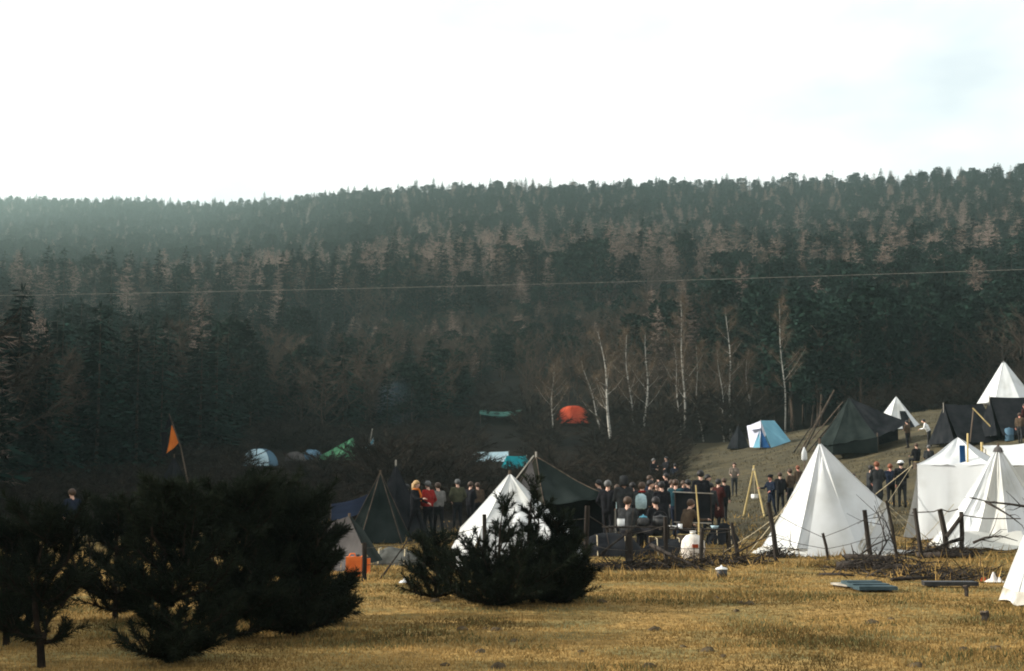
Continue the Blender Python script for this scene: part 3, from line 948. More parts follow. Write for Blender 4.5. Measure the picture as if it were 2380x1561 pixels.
def cone_tent(name, label, loc, base, apex, mats, curve=0.08, sag=0.05, wall=0.0, cat='tent', group=None, tip=0.18, seed=1, hem=0.0,
              seams=True, wr=0.02, flare=0.0, ropes=(), pole_mat='wood', seam_mat=None, skip=()):
    """base: corner offsets (dx, dy); apex (dx, dy, z); wall: height of an upright wall below the roof"""
    loc = Vector(loc)
    e = thing(name, label, cat, loc, group)
    n = len(base)
    A = Vector(apex)
    B = [Vector((b[0], b[1], (b[2] if len(b) > 2 else wall))) for b in base]
    def ridge(i, v):
        p = B[i].lerp(A, v)
        axis = Vector((A.x, A.y, p.z))
        return axis + (p - axis) * (1 - curve * 4 * v * (1 - v) * 0.9)
    PN = {}
    for i in range(n):
        if i in skip: continue
        j = (i + 1) % n
        nrm = (B[j] - B[i]).cross(A - B[i])
        nrm = nrm.normalized() if nrm.length else Vector((0, 0, 1))
        mid = (B[i] + B[j]) / 2 - Vector((A.x, A.y, 0))
        if nrm.dot(Vector((mid.x, mid.y, 0.2))) < 0: nrm = -nrm
        def fn(u, v, i=i, j=j, nrm=nrm):
            p = ridge(i, v).lerp(ridge(j, v), u)
            bow = math.sin(math.pi * u) * (1 - v) ** .7
            p = p - nrm * (sag * bow) + nrm * wr * bow * (noise.noise((u * 4 + i * 3.7 + seed, v * 2.2, seed * 1.3)) * 3.0 + 1.6 * noise.noise((u * 9 + v * 5 + i, v * 4 - u * 3, seed * 2.1)))
            p = p + nrm * wr * 1.6 * (1 - v) ** .6 * noise.noise((u * 8.5 + seed * 3.3 + i * 5.1, v * 1.3 + i, seed)) * (1 - abs(2 * u - 1))
            if v == 0 and wall == 0:
                p.z += .05 * math.sin(math.pi * u)
                p = p + Vector((nrm.x, nrm.y, 0)) * flare
            return p
        mt = mats[i % len(mats)]
        V, Fs = grid(fn, 12, 12)
        PN[i] = pan = obj('canvas_panel', V, Fs, mt, e, smooth=True)
        if wall > 0:
            def fw(u, v, i=i, j=j, nrm=nrm):
                p = B[i].lerp(B[j], u)
                nh = Vector((nrm.x, nrm.y, 0)).normalized()
                q = Vector((p.x, p.y, wall * v)) + nh * (.16 * noise.noise((u * 6 + seed, v * .7, i * 3.0)) * (1 - v) + .42 * (1 - v) ** 1.3) - nh * sag * math.sin(math.pi * u) * v * .9
                if v == 0: q.z += .03 * math.sin(u * 9 + seed)
                return q
            V, Fs = grid(fw, 14, 5)
            obj('wall_panel', V, Fs, mt, e, smooth=True)
        if hem:
            def fh(u, v, i=i, j=j, nrm=nrm):
                p = fn(u, v * hem * .999)
                return p + nrm * .012
            V, Fs = grid(fh, 12, 2)
            obj('mud_flap', V, Fs, 'canvas_hem', pan, smooth=True)
    if seams:
        for i in range(n):
            MB().tube([ridge(i, t / 8) for t in range(9)], 0.013, 5).build('seam', seam_mat or mats[i % len(mats)], PN.get(i, e), smooth=True)
    MB().tube([A + Vector((0, 0, -.25)), A + Vector((0, 0, tip))], [.035, .028], 7).build('pole_tip', pole_mat, e)
    for a, g in ropes:
        a, g = Vector(a), Vector(g)
        MB().tube([a, (a + g) / 2 - Vector((0, 0, .03)), g], .009, 4).build('guy_rope', 'rope', e)
        MB().tube([g + Vector((0, 0, .15)), g - Vector((0, 0, .06))], [.018, .01], 5).build('peg', 'wood', [c for c in C.objects if c.parent == e][-1])
    return e

def rel(px, py, d, loc):
    return P(px, py, d) - Vector(loc)

# --- big white pyramid tent behind the fence (front right)
D = 31.5
lA = GD(1925, D)
k = F / D
def bp(px, dy): return ((px - 1925) / k + dy * (px - 1190) / F, dy)
e = cone_tent('pyramid_tent', 'big white pyramid tent right behind the fence, its right front panel in shade', lA,
    [bp(1752, .35), bp(1835, -1.25), bp(1985, -1.45), bp(2052, -.25) + (1.06,), bp(2044, 1.25) + (1.06,), bp(1835, 1.45)],
    tuple(rel(1905, 1030, D, lA)), ['canvas_white'], curve=.05, sag=.04, hem=.07, tip=.10, seed=3, wr=.04,
    ropes=[(rel(1860, 1130, D - .4, lA), Vector((-2.0, -.5, 0))), (rel(2052, 1165, D, lA), Vector((2.3, -.9, 0))), (rel(2046, 1165, D + 1.2, lA), Vector((2.5, 1.4, .05))), (rel(1820, 1190, D, lA), Vector((-2.3, .9, 0)))])
# door lap, the outer fly on the right, ground flaps
a0 = rel(1909, 1062, D - .75, lA)
V, Fs = grid(lambda u, v: (Vector(bp(1862, -1.62) + (.0,)).lerp(Vector(bp(1988, -1.62) + (0.02,)), u)).lerp(a0, v) + Vector((0, -.03 * math.sin(math.pi * u) - .02, .05 * math.sin(math.pi * u) * (1 - v))), 10, 12)
obj('door_flap', V, Fs, 'canvas_white', e, smooth=True)
BA = [Vector(bp(1985, -1.45) + (0.0,)), Vector(bp(2052, -.25) + (1.06,)), Vector(bp(2044, 1.25) + (1.06,)), Vector(bp(1835, 1.45) + (0.0,))]
for i in range(3):
    V, Fs = grid(lambda u, v: Vector(((BA[i].lerp(BA[i + 1], u)).x + .10 * v * u * (1 if i < 2 else 0), (BA[i].lerp(BA[i + 1], u)).y - .05 * v * u, (BA[i].lerp(BA[i + 1], u)).z * (1 - v) + .02)) + Vector((.02 * math.sin(v * 6 + u * 9), -.02 * math.sin(u * 11) * v, 0)), 10, 8)
    obj('side_curtain', V, Fs, 'canvas_white', e, smooth=True)
for i, (p0, p1, dy0, dy1, w) in enumerate([(1752, 1835, .35, -1.25, .34), (1835, 1985, -1.25, -1.5, .34), (1985, 2112, -1.45, -.3, .45)]):
    q0, q1 = Vector(bp(p0, dy0) + (0,)), Vector(bp(p1, dy1) + (0,))
    nrm = Vector(((q1 - q0).y, -(q1 - q0).x, 0)).normalized()
    V, Fs = grid(lambda u, v: q0.lerp(q1, u) + nrm * (w * v * (.6 + .4 * math.sin(3.1 * u + i))) + Vector((0, 0, .10 * (1 - v) ** 2 + .04 * noise.noise((u * 5, v * 3, i)) + .02)), 14, 4)
    obj('ground_flap', V, Fs, 'canvas_cream', e, smooth=True)
# --- two white tents at the right behind the forked posts
D = 38.5
lB = GD(2190, D); k = F / D
def bq(px, dy, z=None):
    t = ((px - 2190) / k + dy * (px - 1190) / F, dy)
    return t if z is None else t + (z,)
zB = rel(2120, 1082, D, lB).z
e = cone_tent('wall_tent', 'white concave-roofed wall tent with a dark vent below its peak, behind the forked posts', lB,
    [bq(2122, -1.3), bq(2290, -1.9), bq(2345, 1.3), bq(2170, 2.1)], tuple(rel(2226, 1018, D, lB)), ['canvas_white'],
    curve=.17, sag=.06, wall=zB, tip=.0, seed=5, wr=.03)
vb = rel(2237, 1056, D - 1.25, lB)
MB().box(vb, (.14, .04, .46)).build('vent', 'fab_navy', e)
MB().tube([rel(2249, 1008, D - 1.3, lB), rel(2249, 1078, D - 1.35, lB)], .024, 6).build('pole', 'wood_pale', e)
ropesB = [(rel(2120, 1082, D - 1.0, lB), Vector((-2.9, -2.4, .05))), (rel(2120, 1082, D - 1.0, lB), Vector((-3.2, .6, .1)))]
ropes_and_pegs(e, [(lB + a, lB + g) for a, g in ropesB], lB)

D = 34.0
lC = GD(2310, D); k = F / D
def br_(px, dy): return ((px - 2310) / k + dy * (px - 1190) / F, dy)
e = cone_tent('bell_tent', 'white many-seamed bell tent with a dark cap before the wall tent', lC,
    [br_(2140, .2), br_(2172, -.95), br_(2244, -1.5), br_(2328, -1.7), br_(2402, -1.4), br_(2455, -.6), br_(2470, .5), br_(2400, 1.5), br_(2240, 1.5)],
    tuple(rel(2320, 1038, D, lC)), ['canvas_white', 'canvas_white', 'canvas_cream'], curve=.10, sag=.06, tip=.07, seed=8, wr=.045, hem=.05, ropes=[(Vector((-1.3, -.6, 1.0)), Vector((-2.5, -1.4, 0))), (Vector((.2, -1.2, 1.0)), Vector((.3, -2.9, 0)))])
MB().lathe(rel(2320, 1046, D, lC), [(.13, -.05), (.09, .04), (.03, .09)], 9).build('cap', 'canvas_grey', e)
V, Fs = grid(lambda u, v: Vector((br_(2225 + 140 * u, -2.0)[0], -1.75 - .5 * v, .34 * (1 - v) ** 1.5 + .04 * math.sin(8 * u) + .03)), 14, 5)
obj('mud_flap', V, Fs, 'canvas_cream', e, smooth=True)

# --- white marquee at the frame edge behind the bell tent
D = 42.0
lM = GD(2380, D)
k = F / D
z1 = rel(2275, 1036, D, lM).z; z2 = rel(2380, 1022, D, lM).z
e = thing('marquee', 'broad white marquee roof behind the bell tent, running off the right edge', 'tent', lM)
x0 = (2272 - 2380) / k
for nm, yy, s in (('roof_panel', -1.5, -1), ('roof_panel', 1.5, 1)):
    V, Fs = grid(lambda u, v: Vector((x0 + 5.2 * u + .25 * v, yy * v, (z1 + (z2 - z1) * u * 2.0) - .62 * v - .07 * math.sin(math.pi * v) - .05 * math.sin(math.pi * 3 * u) ** 2)), 18, 6)
    obj(nm, V, Fs, 'canvas_white', e, smooth=True)
V, Fs = grid(lambda u, v: Vector((x0 + .25 + 5 * u, -1.5 + .03 * math.sin(u * 40), (z1 - .66 + (z2 - z1) * u * 2) * (1 - v))), 40, 4)
obj('wall_panel', V, Fs, 'canvas_cream', e, smooth=True)
V, Fs = grid(lambda u, v: Vector((x0 + .12 + .03 * math.sin(u * 20), -1.5 + 3 * u, (z1 - .05 - .62 * abs(2 * u - 1)) * (1 - v))), 20, 4)
obj('end_panel', V, Fs, 'canvas_cream', e, smooth=True)
MB().tube([Vector((x0, 0, 0)), Vector((x0, 0, z1 + .1))], .04, 7).build('pole', 'wood_pale', e)

# --- near tent whose edge enters at the right of the meadow
lN = G(2450, 1405)
k = F / lN.y
e = cone_tent('near_tent', 'white tent standing out in the meadow, only its left edge in the picture', lN,
    [((2338 - 2450) / k, -.35), ((2420 - 2450) / k, -.9), (.75, -.5), (.85, .5), (.1, .9), (-.5, .55)], (0.12, .1, 1.75), ['canvas_white'],
    curve=-.04, sag=.02, tip=.12, seed=12, hem=.10, wr=.015)

# --- central white tent behind the bushy pine
D = 27.0
lD = GD(1210, D); k = F / D
e = cone_tent('pyramid_tent', 'white pyramid tent partly hidden by the bushy meadow pine', lD,
    [((1070 - 1210) / k, .1), ((1120 - 1210) / k, -1.0), ((1275 - 1210) / k, -1.1), ((1322 - 1210) / k, .2), ((1290 - 1210) / k, 1.2), ((1120 - 1210) / k, 1.2)],
    tuple(rel(1185, 1102, D, lD)), ['canvas_white'], curve=.04, sag=.05, tip=.07, seed=15, wr=.04, wall=.72)

# --- black tents
D = 40.0
lE = GD(1300, D); k = F / D
e = cone_tent('black_tent', 'large faded black tent with a peaked roof and lifted eaves behind the central white tent', lE,
    [((1155 - 1300) / k, -.6, .9), ((1262 - 1300) / k, -1.7, 1.0), ((1412 - 1300) / k, -1.3, rel(1400, 1150, D, lE).z - .05), ((1440 - 1300) / k, .8, 1.1), ((1290 - 1300) / k, 1.8, 1.1), ((1165 - 1300) / k, 1.1, 1.0)],
    tuple(rel(1246, 1062, D, lE)), ['canvas_olive', 'canvas_dark', 'canvas_dark', 'canvas_black', 'canvas_black', 'canvas_olive'], curve=.13, sag=.07, tip=.14, seed=18, wr=.03, pole_mat='wood_grey', seam_mat='wood')
for (px, dy) in ((1160, -.5), (1262, -1.65), (1408, -1.25), (1432, .8), (1290, 1.7)):
    x = (px - 1300) / k
    MB().tube([Vector((x, dy, 0)), Vector((x, dy, 1.05))], .028, 6).build('eave_pole', 'wood_grey', e)
V, Fs = grid(lambda u, v: Vector((-1.5 + 3.0 * u, .9 + .05 * math.sin(18 * u), 1.15 * (1 - v))), 24, 4)
obj('wall_panel', V, Fs, 'canvas_black', e, smooth=True)
V, Fs = grid(lambda u, v: rel(1234, 1068, D - .9, lE).lerp(rel(1205 + 25 * u, 1140, D - 1.6, lE), v) + Vector((.25 * u * v, 0, 0)), 6, 8)
obj('door_flap', V, Fs, 'canvas_grey', e, smooth=True)
MB().tube([rel(1240, 1060, D - .8, lE), rel(1196, 1118, D - 1.7, lE)], .022, 5).build('flap_pole', 'wood_grey', e)

D = 39.0
lF = GD(880, D); k = F / D
e = cone_tent('black_tent', 'dark green-grey cone tent with pale seams at the left of the camp', lF,
    [((800 - 880) / k, .3), ((850 - 880) / k, -1.2), ((945 - 880) / k, -.8), ((960 - 880) / k, .7), ((860 - 880) / k, 1.3)],
    tuple(rel(884, 1098, D, lF)), ['canvas_dark'], curve=.02, sag=.04, tip=.06, seed=20, wr=.03, seam_mat='wood')
D = 43.0
lG = GD(925, D); k = F / D
e = cone_tent('black_tent', 'black cone tent with a pale pole tip behind the green-grey cone tent', lG,
    [((850 - 925) / k, -.5), ((930 - 925) / k, -1.3), ((1010 - 925) / k, -.4), ((1000 - 925) / k, .9), ((860 - 925) / k, .9)],
    tuple(rel(920, 1080, D, lG)), ['canvas_black'], curve=.06, sag=.05, tip=.14, seed=21, wr=.03, pole_mat='wood_grey')

# low fly sheet to the left and the grey sloping sheet by the fence
lT = GD(800, 46)
e = thing('fly_sheet', 'low dark blue fly sheet stretched left of the green-grey cone tent', 'tarp', lT)
V, Fs = grid(lambda u, v: rel(770 + 105 * u, 1172 - 32 * u, 46 - 2.4 * v, lT) + Vector((0, 0, -.5 * v - .08 * math.sin(math.pi * u))), 14, 8)
obj('sheet', V, Fs, 'fab_bluedark', e, smooth=True)
for px, py, dd in ((770, 1172, 46), (875, 1140, 46)):
    q = rel(px, py, dd, lT); MB().tube([Vector((q.x, q.y, -.1)), q], .025, 5).build('pole', 'wood', e)

D = 25.5
lS = GD(805, D); k = F / D
e = thing('lean_to', 'grey canvas lean-to sloping down beside the large dark pine', 'tent', lS)
a, b = rel(748, 1222, D + .4, lS), rel(812, 1200, D - .2, lS)
c, d = rel(862, 1312, D - .9, lS), rel(770, 1335, D - .4, lS)
V, Fs = grid(lambda u, v: a.lerp(b, u).lerp(d.lerp(c, u), v) + Vector((0, -.05, -.06 * math.sin(math.pi * v) * math.sin(math.pi * u))), 12, 12)
obj('canvas_panel', V, Fs, 'canvas_grey', e, smooth=True)
b2, c2 = rel(845, 1235, D + 1.0, lS), rel(890, 1305, D + 1.0, lS)
V, Fs = grid(lambda u, v: b.lerp(b2, u).lerp(c.lerp(c2, u), v) + Vector((0, 0, .02)), 6, 6)
obj('canvas_panel', V, Fs, 'canvas_dark', e, smooth=True)
MB().tube([Vector((b.x, b.y, -.05)), b + Vector((0, 0, .05))], .025, 6).build('pole', 'wood', e)

# --- tent with the black and orange banner at the far left
D = 52.0
lK = GD(420, D); k = F / D
e = cone_tent('black_tent', 'black cone tent in deep shade under the orange and black banner', lK,
    [((330 - 420) / k, -.5), ((420 - 420) / k, -1.5), ((500 - 420) / k, -.6), ((490 - 420) / k, 1.0), ((340 - 420) / k, 1.0)],
    tuple(rel(405, 1062, D, lK)), ['canvas_black'], curve=.06, sag=.05, tip=.1, seed=25, wr=.03)
lFl = GD(398, 50.0)
e = thing('banner', 'orange and black pennant hanging from a leaning pole above the dark pines', 'flag', lFl)
MB().tube([rel(440, 1140, 50.0, lFl) * 1.0, rel(420, 1040, 50, lFl), rel(393, 962, 50, lFl)], [.032, .026, .016], 6).build('pole', 'wood', e)
MB().tube([Vector((rel(440, 1140, 50, lFl).x + .1, 0, -.1)), rel(440, 1140, 50.0, lFl)], [.04, .035], 6).build('pole', 'wood', e)
t0, t1, t2 = rel(394, 966, 50, lFl), rel(388, 1055, 50, lFl), rel(416, 1030, 50, lFl)
V, Fs = grid(lambda u, v: rel(399, 988, 50, lFl).lerp(t1.lerp(t2, u), v) + Vector((0, .08 * math.sin(u * 7 + v * 4) * v, 0)), 8, 10)
obj('orange_cloth', V, Fs, 'fab_orange', e, smooth=True)
V, Fs = grid(lambda u, v: t0.lerp(rel(381, 1003, 50, lFl).lerp(rel(398, 990, 50, lFl), u), v) + Vector((0, -.05 + .05 * math.sin(u * 6 + v * 3), 0)), 6, 6)
obj('black_cloth', V, Fs, 'canvas_black', e, smooth=True)
V, Fs = grid(lambda u, v: rel(374, 1006, 50, lFl).lerp(rel(390, 1004, 50, lFl), u).lerp(rel(378, 1062, 50, lFl).lerp(rel(388, 1060, 50, lFl), u), v) + Vector((0, .05 * math.sin(u * 5 + v * 6), 0)), 6, 8)
obj('black_cloth', V, Fs, 'canvas_black', e, smooth=True)

# --- far small tents
def ridge_tent(name, label, loc, L, W, Hh, rz, mats, group=None, lap=.25):
    e = thing(name, label, 'tent', loc, group, rz)
    for s, m in ((-1, mats[0]), (1, mats[1])):
        V, Fs = grid(lambda u, v: Vector((-L / 2 - lap * v + (L + 2 * lap * v) * u if False else -L / 2 + L * u, s * W / 2 * (1 - v), Hh * v - .10 * math.sin(math.pi * v) - .05 * math.sin(math.pi * u) * v)), 10, 6)
        obj('roof_panel', V, Fs, m, e, smooth=True)
    for s, m in ((-1, mats[2]), (1, mats[2])):
        V, Fs = grid(lambda u, v: Vector((s * (L / 2 + .02 + .25 * (1 - v)), (W / 2) * (2 * u - 1) * (1 - v) * .97, Hh * .97 * v)), 8, 6)
        obj('end_panel', V, Fs, m, e, smooth=True)
        MB().tube([Vector((s * (L / 2 + .05), 0, 0)), Vector((s * (L / 2 + .05), 0, Hh + .08))], .025, 5).build('pole', 'wood_grey', e)
    return e

def dome_tent(name, label, loc, rx, ry, h, rz, mats, n=6, group=None):
    e = thing(name, label, 'tent', loc, group, rz)
    for i in range(n):
        a0, a1 = 2 * math.pi * i / n, 2 * math.pi * (i + 1) / n
        def fn(u, v):
            a = a0 + (a1 - a0) * u
            ph = v * math.pi / 2
            cr = math.cos(ph) ** .8
            flat = 1 - .10 * math.sin(math.pi * u) * cr
            return Vector((rx * math.cos(a) * cr * flat, ry * math.sin(a) * cr * flat, h * math.sin(ph)))
        V, Fs = grid(fn, 5, 6)
        obj('canvas_panel', V, Fs, mats[i % len(mats)], e, smooth=True)
        MB().tube([fn(0, t / 6) * 1.01 for t in range(7)], .02, 4).build('rib', mats[-1], e)
    return e

# the blue ridge tent on the slope
bl = G(1790, 1041)
k = F / bl.y
e = thing('blue_tent', 'light blue ridge tent with a pale front on the green slope', 'tent', bl)
def q(px, py, dy): return rel(px, py, bl.y + dy, bl)
quads = [('roof_panel', 'fab_blue', (1768, 978, 0.3), (1800, 978, 2.3), (1841, 1030, 1.6), (1792, 1041, -.5)),
         ('roof_panel', 'fab_lilac', (1768, 978, 0.3), (1800, 978, 2.3), (1770, 1030, 3.2), (1735, 992, 2.0)),
         ('end_panel', 'fab_navy', (1768, 979, 0.28), (1769, 1000, .1), (1790, 1041, -.5), (1768, 1041, -.2)),
         ('end_panel', 'fab_lilac', (1768, 979, 0.28), (1736, 992, 1.2), (1743, 1040, 1.0), (1767, 1041, -.2)),
         ('end_panel', 'fab_blue', (1766, 1000, 0.1), (1762, 1010, 0.0), (1750, 1041, .1), (1766, 1041, -.3)),
         ('awning', 'fab_lilac', (1736, 990, 1.0), (1768, 985, .2), (1768, 996, -.2), (1738, 1001, .6)),
         ('back_panel', 'fab_blue', (1800, 978, 2.3), (1841, 1030, 1.6), (1800, 1033, 3.0), (1770, 1030, 3.2))]
for nm, m, a, b, c, d in quads:
    a, b, c, d = q(*a), q(*b), q(*c), q(*d)
    V, Fs = grid(lambda u, v: a.lerp(b, u).lerp(d.lerp(c, u), v) + Vector((0, 0, -.05 * math.sin(math.pi * u) * math.sin(math.pi * v))), 8, 8)
    obj(nm, V, Fs, m, e, smooth=True)
for a in ((1768, 976, .3), (1800, 977, 2.3)):
    t = q(*a); MB().tube([Vector((t.x, t.y, -.2)), t], .03, 5).build('pole', 'wood_grey', e)

# dark heap of canvas beside it
hp = G(1715, 1044)
k = F / hp.y
e = cone_tent('black_tent', 'small black tent directly left of the light blue tent', hp,
    [(-26 / k, -.3), (-5 / k, -1.0), (24 / k, -.6), (28 / k, .8), (-20 / k, .9)], (2 / k, .1, 56 / k), ['canvas_black'], curve=-.12, sag=.03, tip=.05, seed=27, wr=.03)

def far(px, py): 
    g = G(px, py); return g, F / g.y
g, k = far(1333, 986)
e = dome_tent('dome_tent', 'orange-red dome tent among the birches on the far bank', g, 46 / k, 36 / k, 42 / k, .4, ['fab_rust', 'fab_red', 'fab_red', 'fab_red', 'fab_red', 'fab_rust'], 6)
V, Fs = grid(lambda u, v: Vector((-40 / k - 26 / k * v, -1 + 1.0 * u, (14 * (1 - v) + 1) / k)), 4, 4)
obj('porch_flap', V, Fs, 'fab_rust', e, smooth=True)

g, k = far(1163, 985)
e = thing('tarp', 'flat dull green tarp stretched over poles on the far bank', 'tarp', g)
V, Fs = grid(lambda u, v: Vector(((-48 + 96 * u) / k, -1.2 + 2.4 * v, (20 + 12 * math.sin(math.pi * v) - 5 * math.sin(math.pi * u)) / k)), 14, 6)
obj('sheet', V, Fs, 'fab_tarpgreen', e, smooth=True)
for sx in (-46, 46):
    for sy in (-1.1, 1.1):
        MB().tube([Vector((sx / k, sy, -.2)), Vector((sx / k, sy, 22 / k))], .035, 5).build('pole', 'wood', e)

g, k = far(1200, 1092)
ridge_tent('ridge_tent', 'small bright teal tent above the peak of the central white tent', g, 46 / k, 1.8, 32 / k, .25, ['fab_teal', 'fab_teal', 'fab_teal'])
g, k = far(1137, 1074)
ridge_tent('ridge_tent', 'pale grey-white low tent half hidden by twigs left of the teal tent', g, 88 / k, 2.0, 24 / k, .05, ['fab_ice', 'fab_ice', 'canvas_grey'])
g, k = far(603, 1084)
dome_tent('dome_tent', 'pale ice-blue dome tent, leftmost of the small far tents', g, 42 / k, 1.6, 40 / k, .2, ['fab_ice', 'fab_ice', 'fab_slate'], 6)
g, k = far(686, 1073)
dome_tent('dome_tent', 'dim grey dome tent between the ice-blue and slate blue far tents', g, 26 / k, 1.2, 22 / k, .0, ['canvas_grey'], 5)
g, k = far(724, 1070)
dome_tent('dome_tent', 'slate blue dome tent just left of the far green tent', g, 26 / k, 1.2, 24 / k, .0, ['fab_slate'], 5)
g, k = far(790, 1070)
e = cone_tent('green_tent', 'far green tent with one steep peak at its right end', g,
    [(-62 / k, -.8), (0, -1.6), (48 / k, -.9), (52 / k, .9), (-55 / k, .9)], (30 / k, 0, 52 / k), ['fab_green', 'fab_green', 'canvas_dark'], curve=.05, sag=.08, tip=.05, seed=30)
g, k = far(848, 1062)
e = thing('awning', 'sagging white and blue awning with a slanting pole right of the far green tent', 'tarp', g)
V, Fs = grid(lambda u, v: Vector(((-26 + 48 * u) / k, -.7 + 1.4 * v, (42 - 22 * math.sin(math.pi * u) ** 1 - 4 * v + 3 * u - 10 * v) / k)), 14, 5)
obj('sheet', V, Fs, 'canvas_white', e, smooth=True)
V, Fs = grid(lambda u, v: Vector(((-26 + 48 * u) / k, -.74 - .06 * v, (42 - 22 * math.sin(math.pi * u) + 3 * u - 3 - 9 * v) / k)), 14, 3)
obj('valance', V, Fs, 'barrel_blue', e, smooth=True)
MB().tube([Vector((8 / k, -.6, 0)), Vector((19 / k, -.8, 64 / k))], .05, 5).build('pole', 'wood_grey', e)
for sx in (-25, 21):
    MB().tube([Vector((sx / k, .4, -.2)), Vector((sx / k, .4, 36 / k))], .04, 5).build('pole', 'wood', e)
# pale sheet in the deep shade at the far left
g = GD(38, 34.0); k = F / 34.0
e = thing('fly_sheet', 'small teal sheet glimpsed behind the pines at the left edge', 'tarp', g)
V, Fs = grid(lambda u, v: rel(18 + 34 * u, 1266 - 6 * u, 34 - .8 * v, g) + Vector((0, 0, -.14 * v)), 6, 4)
obj('sheet', V, Fs, 'fab_teal', e, smooth=True)
for px in (20, 51):
    t = rel(px, 1268, 34, g); MB().tube([Vector((t.x, t.y, -.05)), t], .02, 5).build('pole', 'wood', e)

# --- upper camp on the right
lH = G(1985, 1056); k = F / lH.y
e = cone_tent('black_tent', 'large black-green tent with a low slope and open dark front, in the upper camp', lH,
    [((1880 - 1975) / k, -.6, .5), ((1905 - 1975) / k, -2.4, .5), ((2005 - 1975) / k, -2.6, 36 / k), ((2092 - 1975) / k, -1.5, 70 / k), ((2095 - 1975) / k, 2.0, 65 / k), ((1920 - 1975) / k, 2.4, .5)],
    ((1968 - 1975) / k, .2, (1056 - 925) / k), ['canvas_dark', 'canvas_dark', 'canvas_black', 'canvas_black', 'canvas_black', 'canvas_dark'], curve=.08, sag=.1, tip=.0, seed=33, wr=.05)
V, Fs = grid(lambda u, v: Vector(((1885 - 1975 + 30 * u) / k, -.6 - 1.8 * u, .55 * (1 - v))), 6, 2); obj('wall_panel', V, Fs, 'canvas_dark', e)
V, Fs = grid(lambda u, v: Vector(((1905 - 1975 + 190 * u) / k, 1.6, (40 + 26 * u) / k * (1 - v))), 8, 2); obj('wall_panel', V, Fs, 'canvas_black', e)
V, Fs = grid(lambda u, v: Vector(((1905 - 1975 + 100 * u) / k, -2.45 - .15 * u, (14 + 22 * u) / k * (1 - v))), 8, 2); obj('wall_panel', V, Fs, 'canvas_dark', e)
for px, dy, zz in ((2005, -2.55, 36), (2090, -1.45, 70)):
    MB().tube([Vector(((px - 1975) / k, dy, 0)), Vector(((px - 1975) / k, dy, zz / k + .25))], .04, 6).build('pole', 'wood', e)
# stack of long poles leaning at its left
lP = G(1885, 1052); k = F / lP.y
e = thing('pole_stack', 'bare wooden poles leaning together left of the large black-green tent', 'poles', lP)
for i, (bx, tx, ty, bz) in enumerate([(-28, 60, 145, 0), (-18, 62, 146, .0), (-22, 80, 118, 0), (-5, 86, 108, 0), (6, 74, 98, 0), (-34, 30, 96, 0)]):
    MB().tube([Vector((bx / k, -.3 + .25 * i, bz)), Vector((tx / k, .4, ty / k))], [.055, .035], 6).build('pole', 'wood' if i % 2 == 0 else 'wood_dark', e)

lI = G(2085, 1000); k = F / lI.y
e = cone_tent('white_tent', 'small white peaked tent with an open dark doorway in the upper camp', lI,
    [(-62 / k, .2), (-34 / k, -1.3), (34 / k, -1.3), (66 / k, .2), (40 / k, 1.4), (-40 / k, 1.4)], (0, 0, 78 / k), ['canvas_white'], curve=.05, sag=.05, tip=.05, seed=36)
V, Fs = grid(lambda u, v: Vector(((1 + 30 * (1 - v * .55) * u) / k, -1.3 * (1 - v * .55) - .05, 78 * .55 * v / k)), 4, 6)
obj('doorway', V, Fs, 'canvas_black', e)
lJ = G(2243, 1032); k = F / lJ.y
e = ridge_tent('black_tent', 'black ridge tent with crossed poles in front, upper camp', lJ, 92 / k, 4.2, 92 / k, 0.06, ['canvas_black', 'canvas_black', 'canvas_black'])
MB().tube([Vector((-28 / k, -2.4, 0)), Vector((-12 / k, -2.1, 76 / k))], .035, 6).build('front_pole', 'wood', e)
MB().tube([Vector((24 / k, -2.5, 30 / k)), Vector((-14 / k, -2.1, 78 / k))], .04, 6).build('front_pole', 'wood_pale', e)
lQ = G(2360, 1015); k = F / lQ.y
e = ridge_tent('black_tent', 'black tent cut by the right edge below the white tipi', lQ, 110 / k, 3.4, 92 / k, .0, ['canvas_black', 'canvas_black', 'canvas_black'])
lR = GD(2330, 112.0); k = F / 112.0
zt = rel(2330, 838, 112, lR).z; zb = rel(2330, 934, 112, lR).z
e = cone_tent('tipi', 'white tipi with thin crossed pole tips on the crest at the right edge', lR,
    [((2268 - 2330) / k * 1.06, .0), ((2290 - 2330) / k, -1.6), ((2345 - 2330) / k, -2.1), ((2392 - 2330) / k, -1.3), ((2402 - 2330) / k, .6), ((2330 - 2330) / k, 2.0)],
    (0, 0, zt), ['canvas_white'], curve=.0, sag=.04, tip=.0, seed=40)
for a in (0.3, 1.4, 2.6, 3.7, 5.2):
    dv = Vector((math.cos(a), math.sin(a), 0))
    MB().tube([Vector((0, 0, zt)) - dv * .12 + Vector((0, 0, -.2)), Vector((0, 0, zt + 1.5)) + dv * .75], [.03, .018], 5).build('pole_tip', 'wood_dark', e)

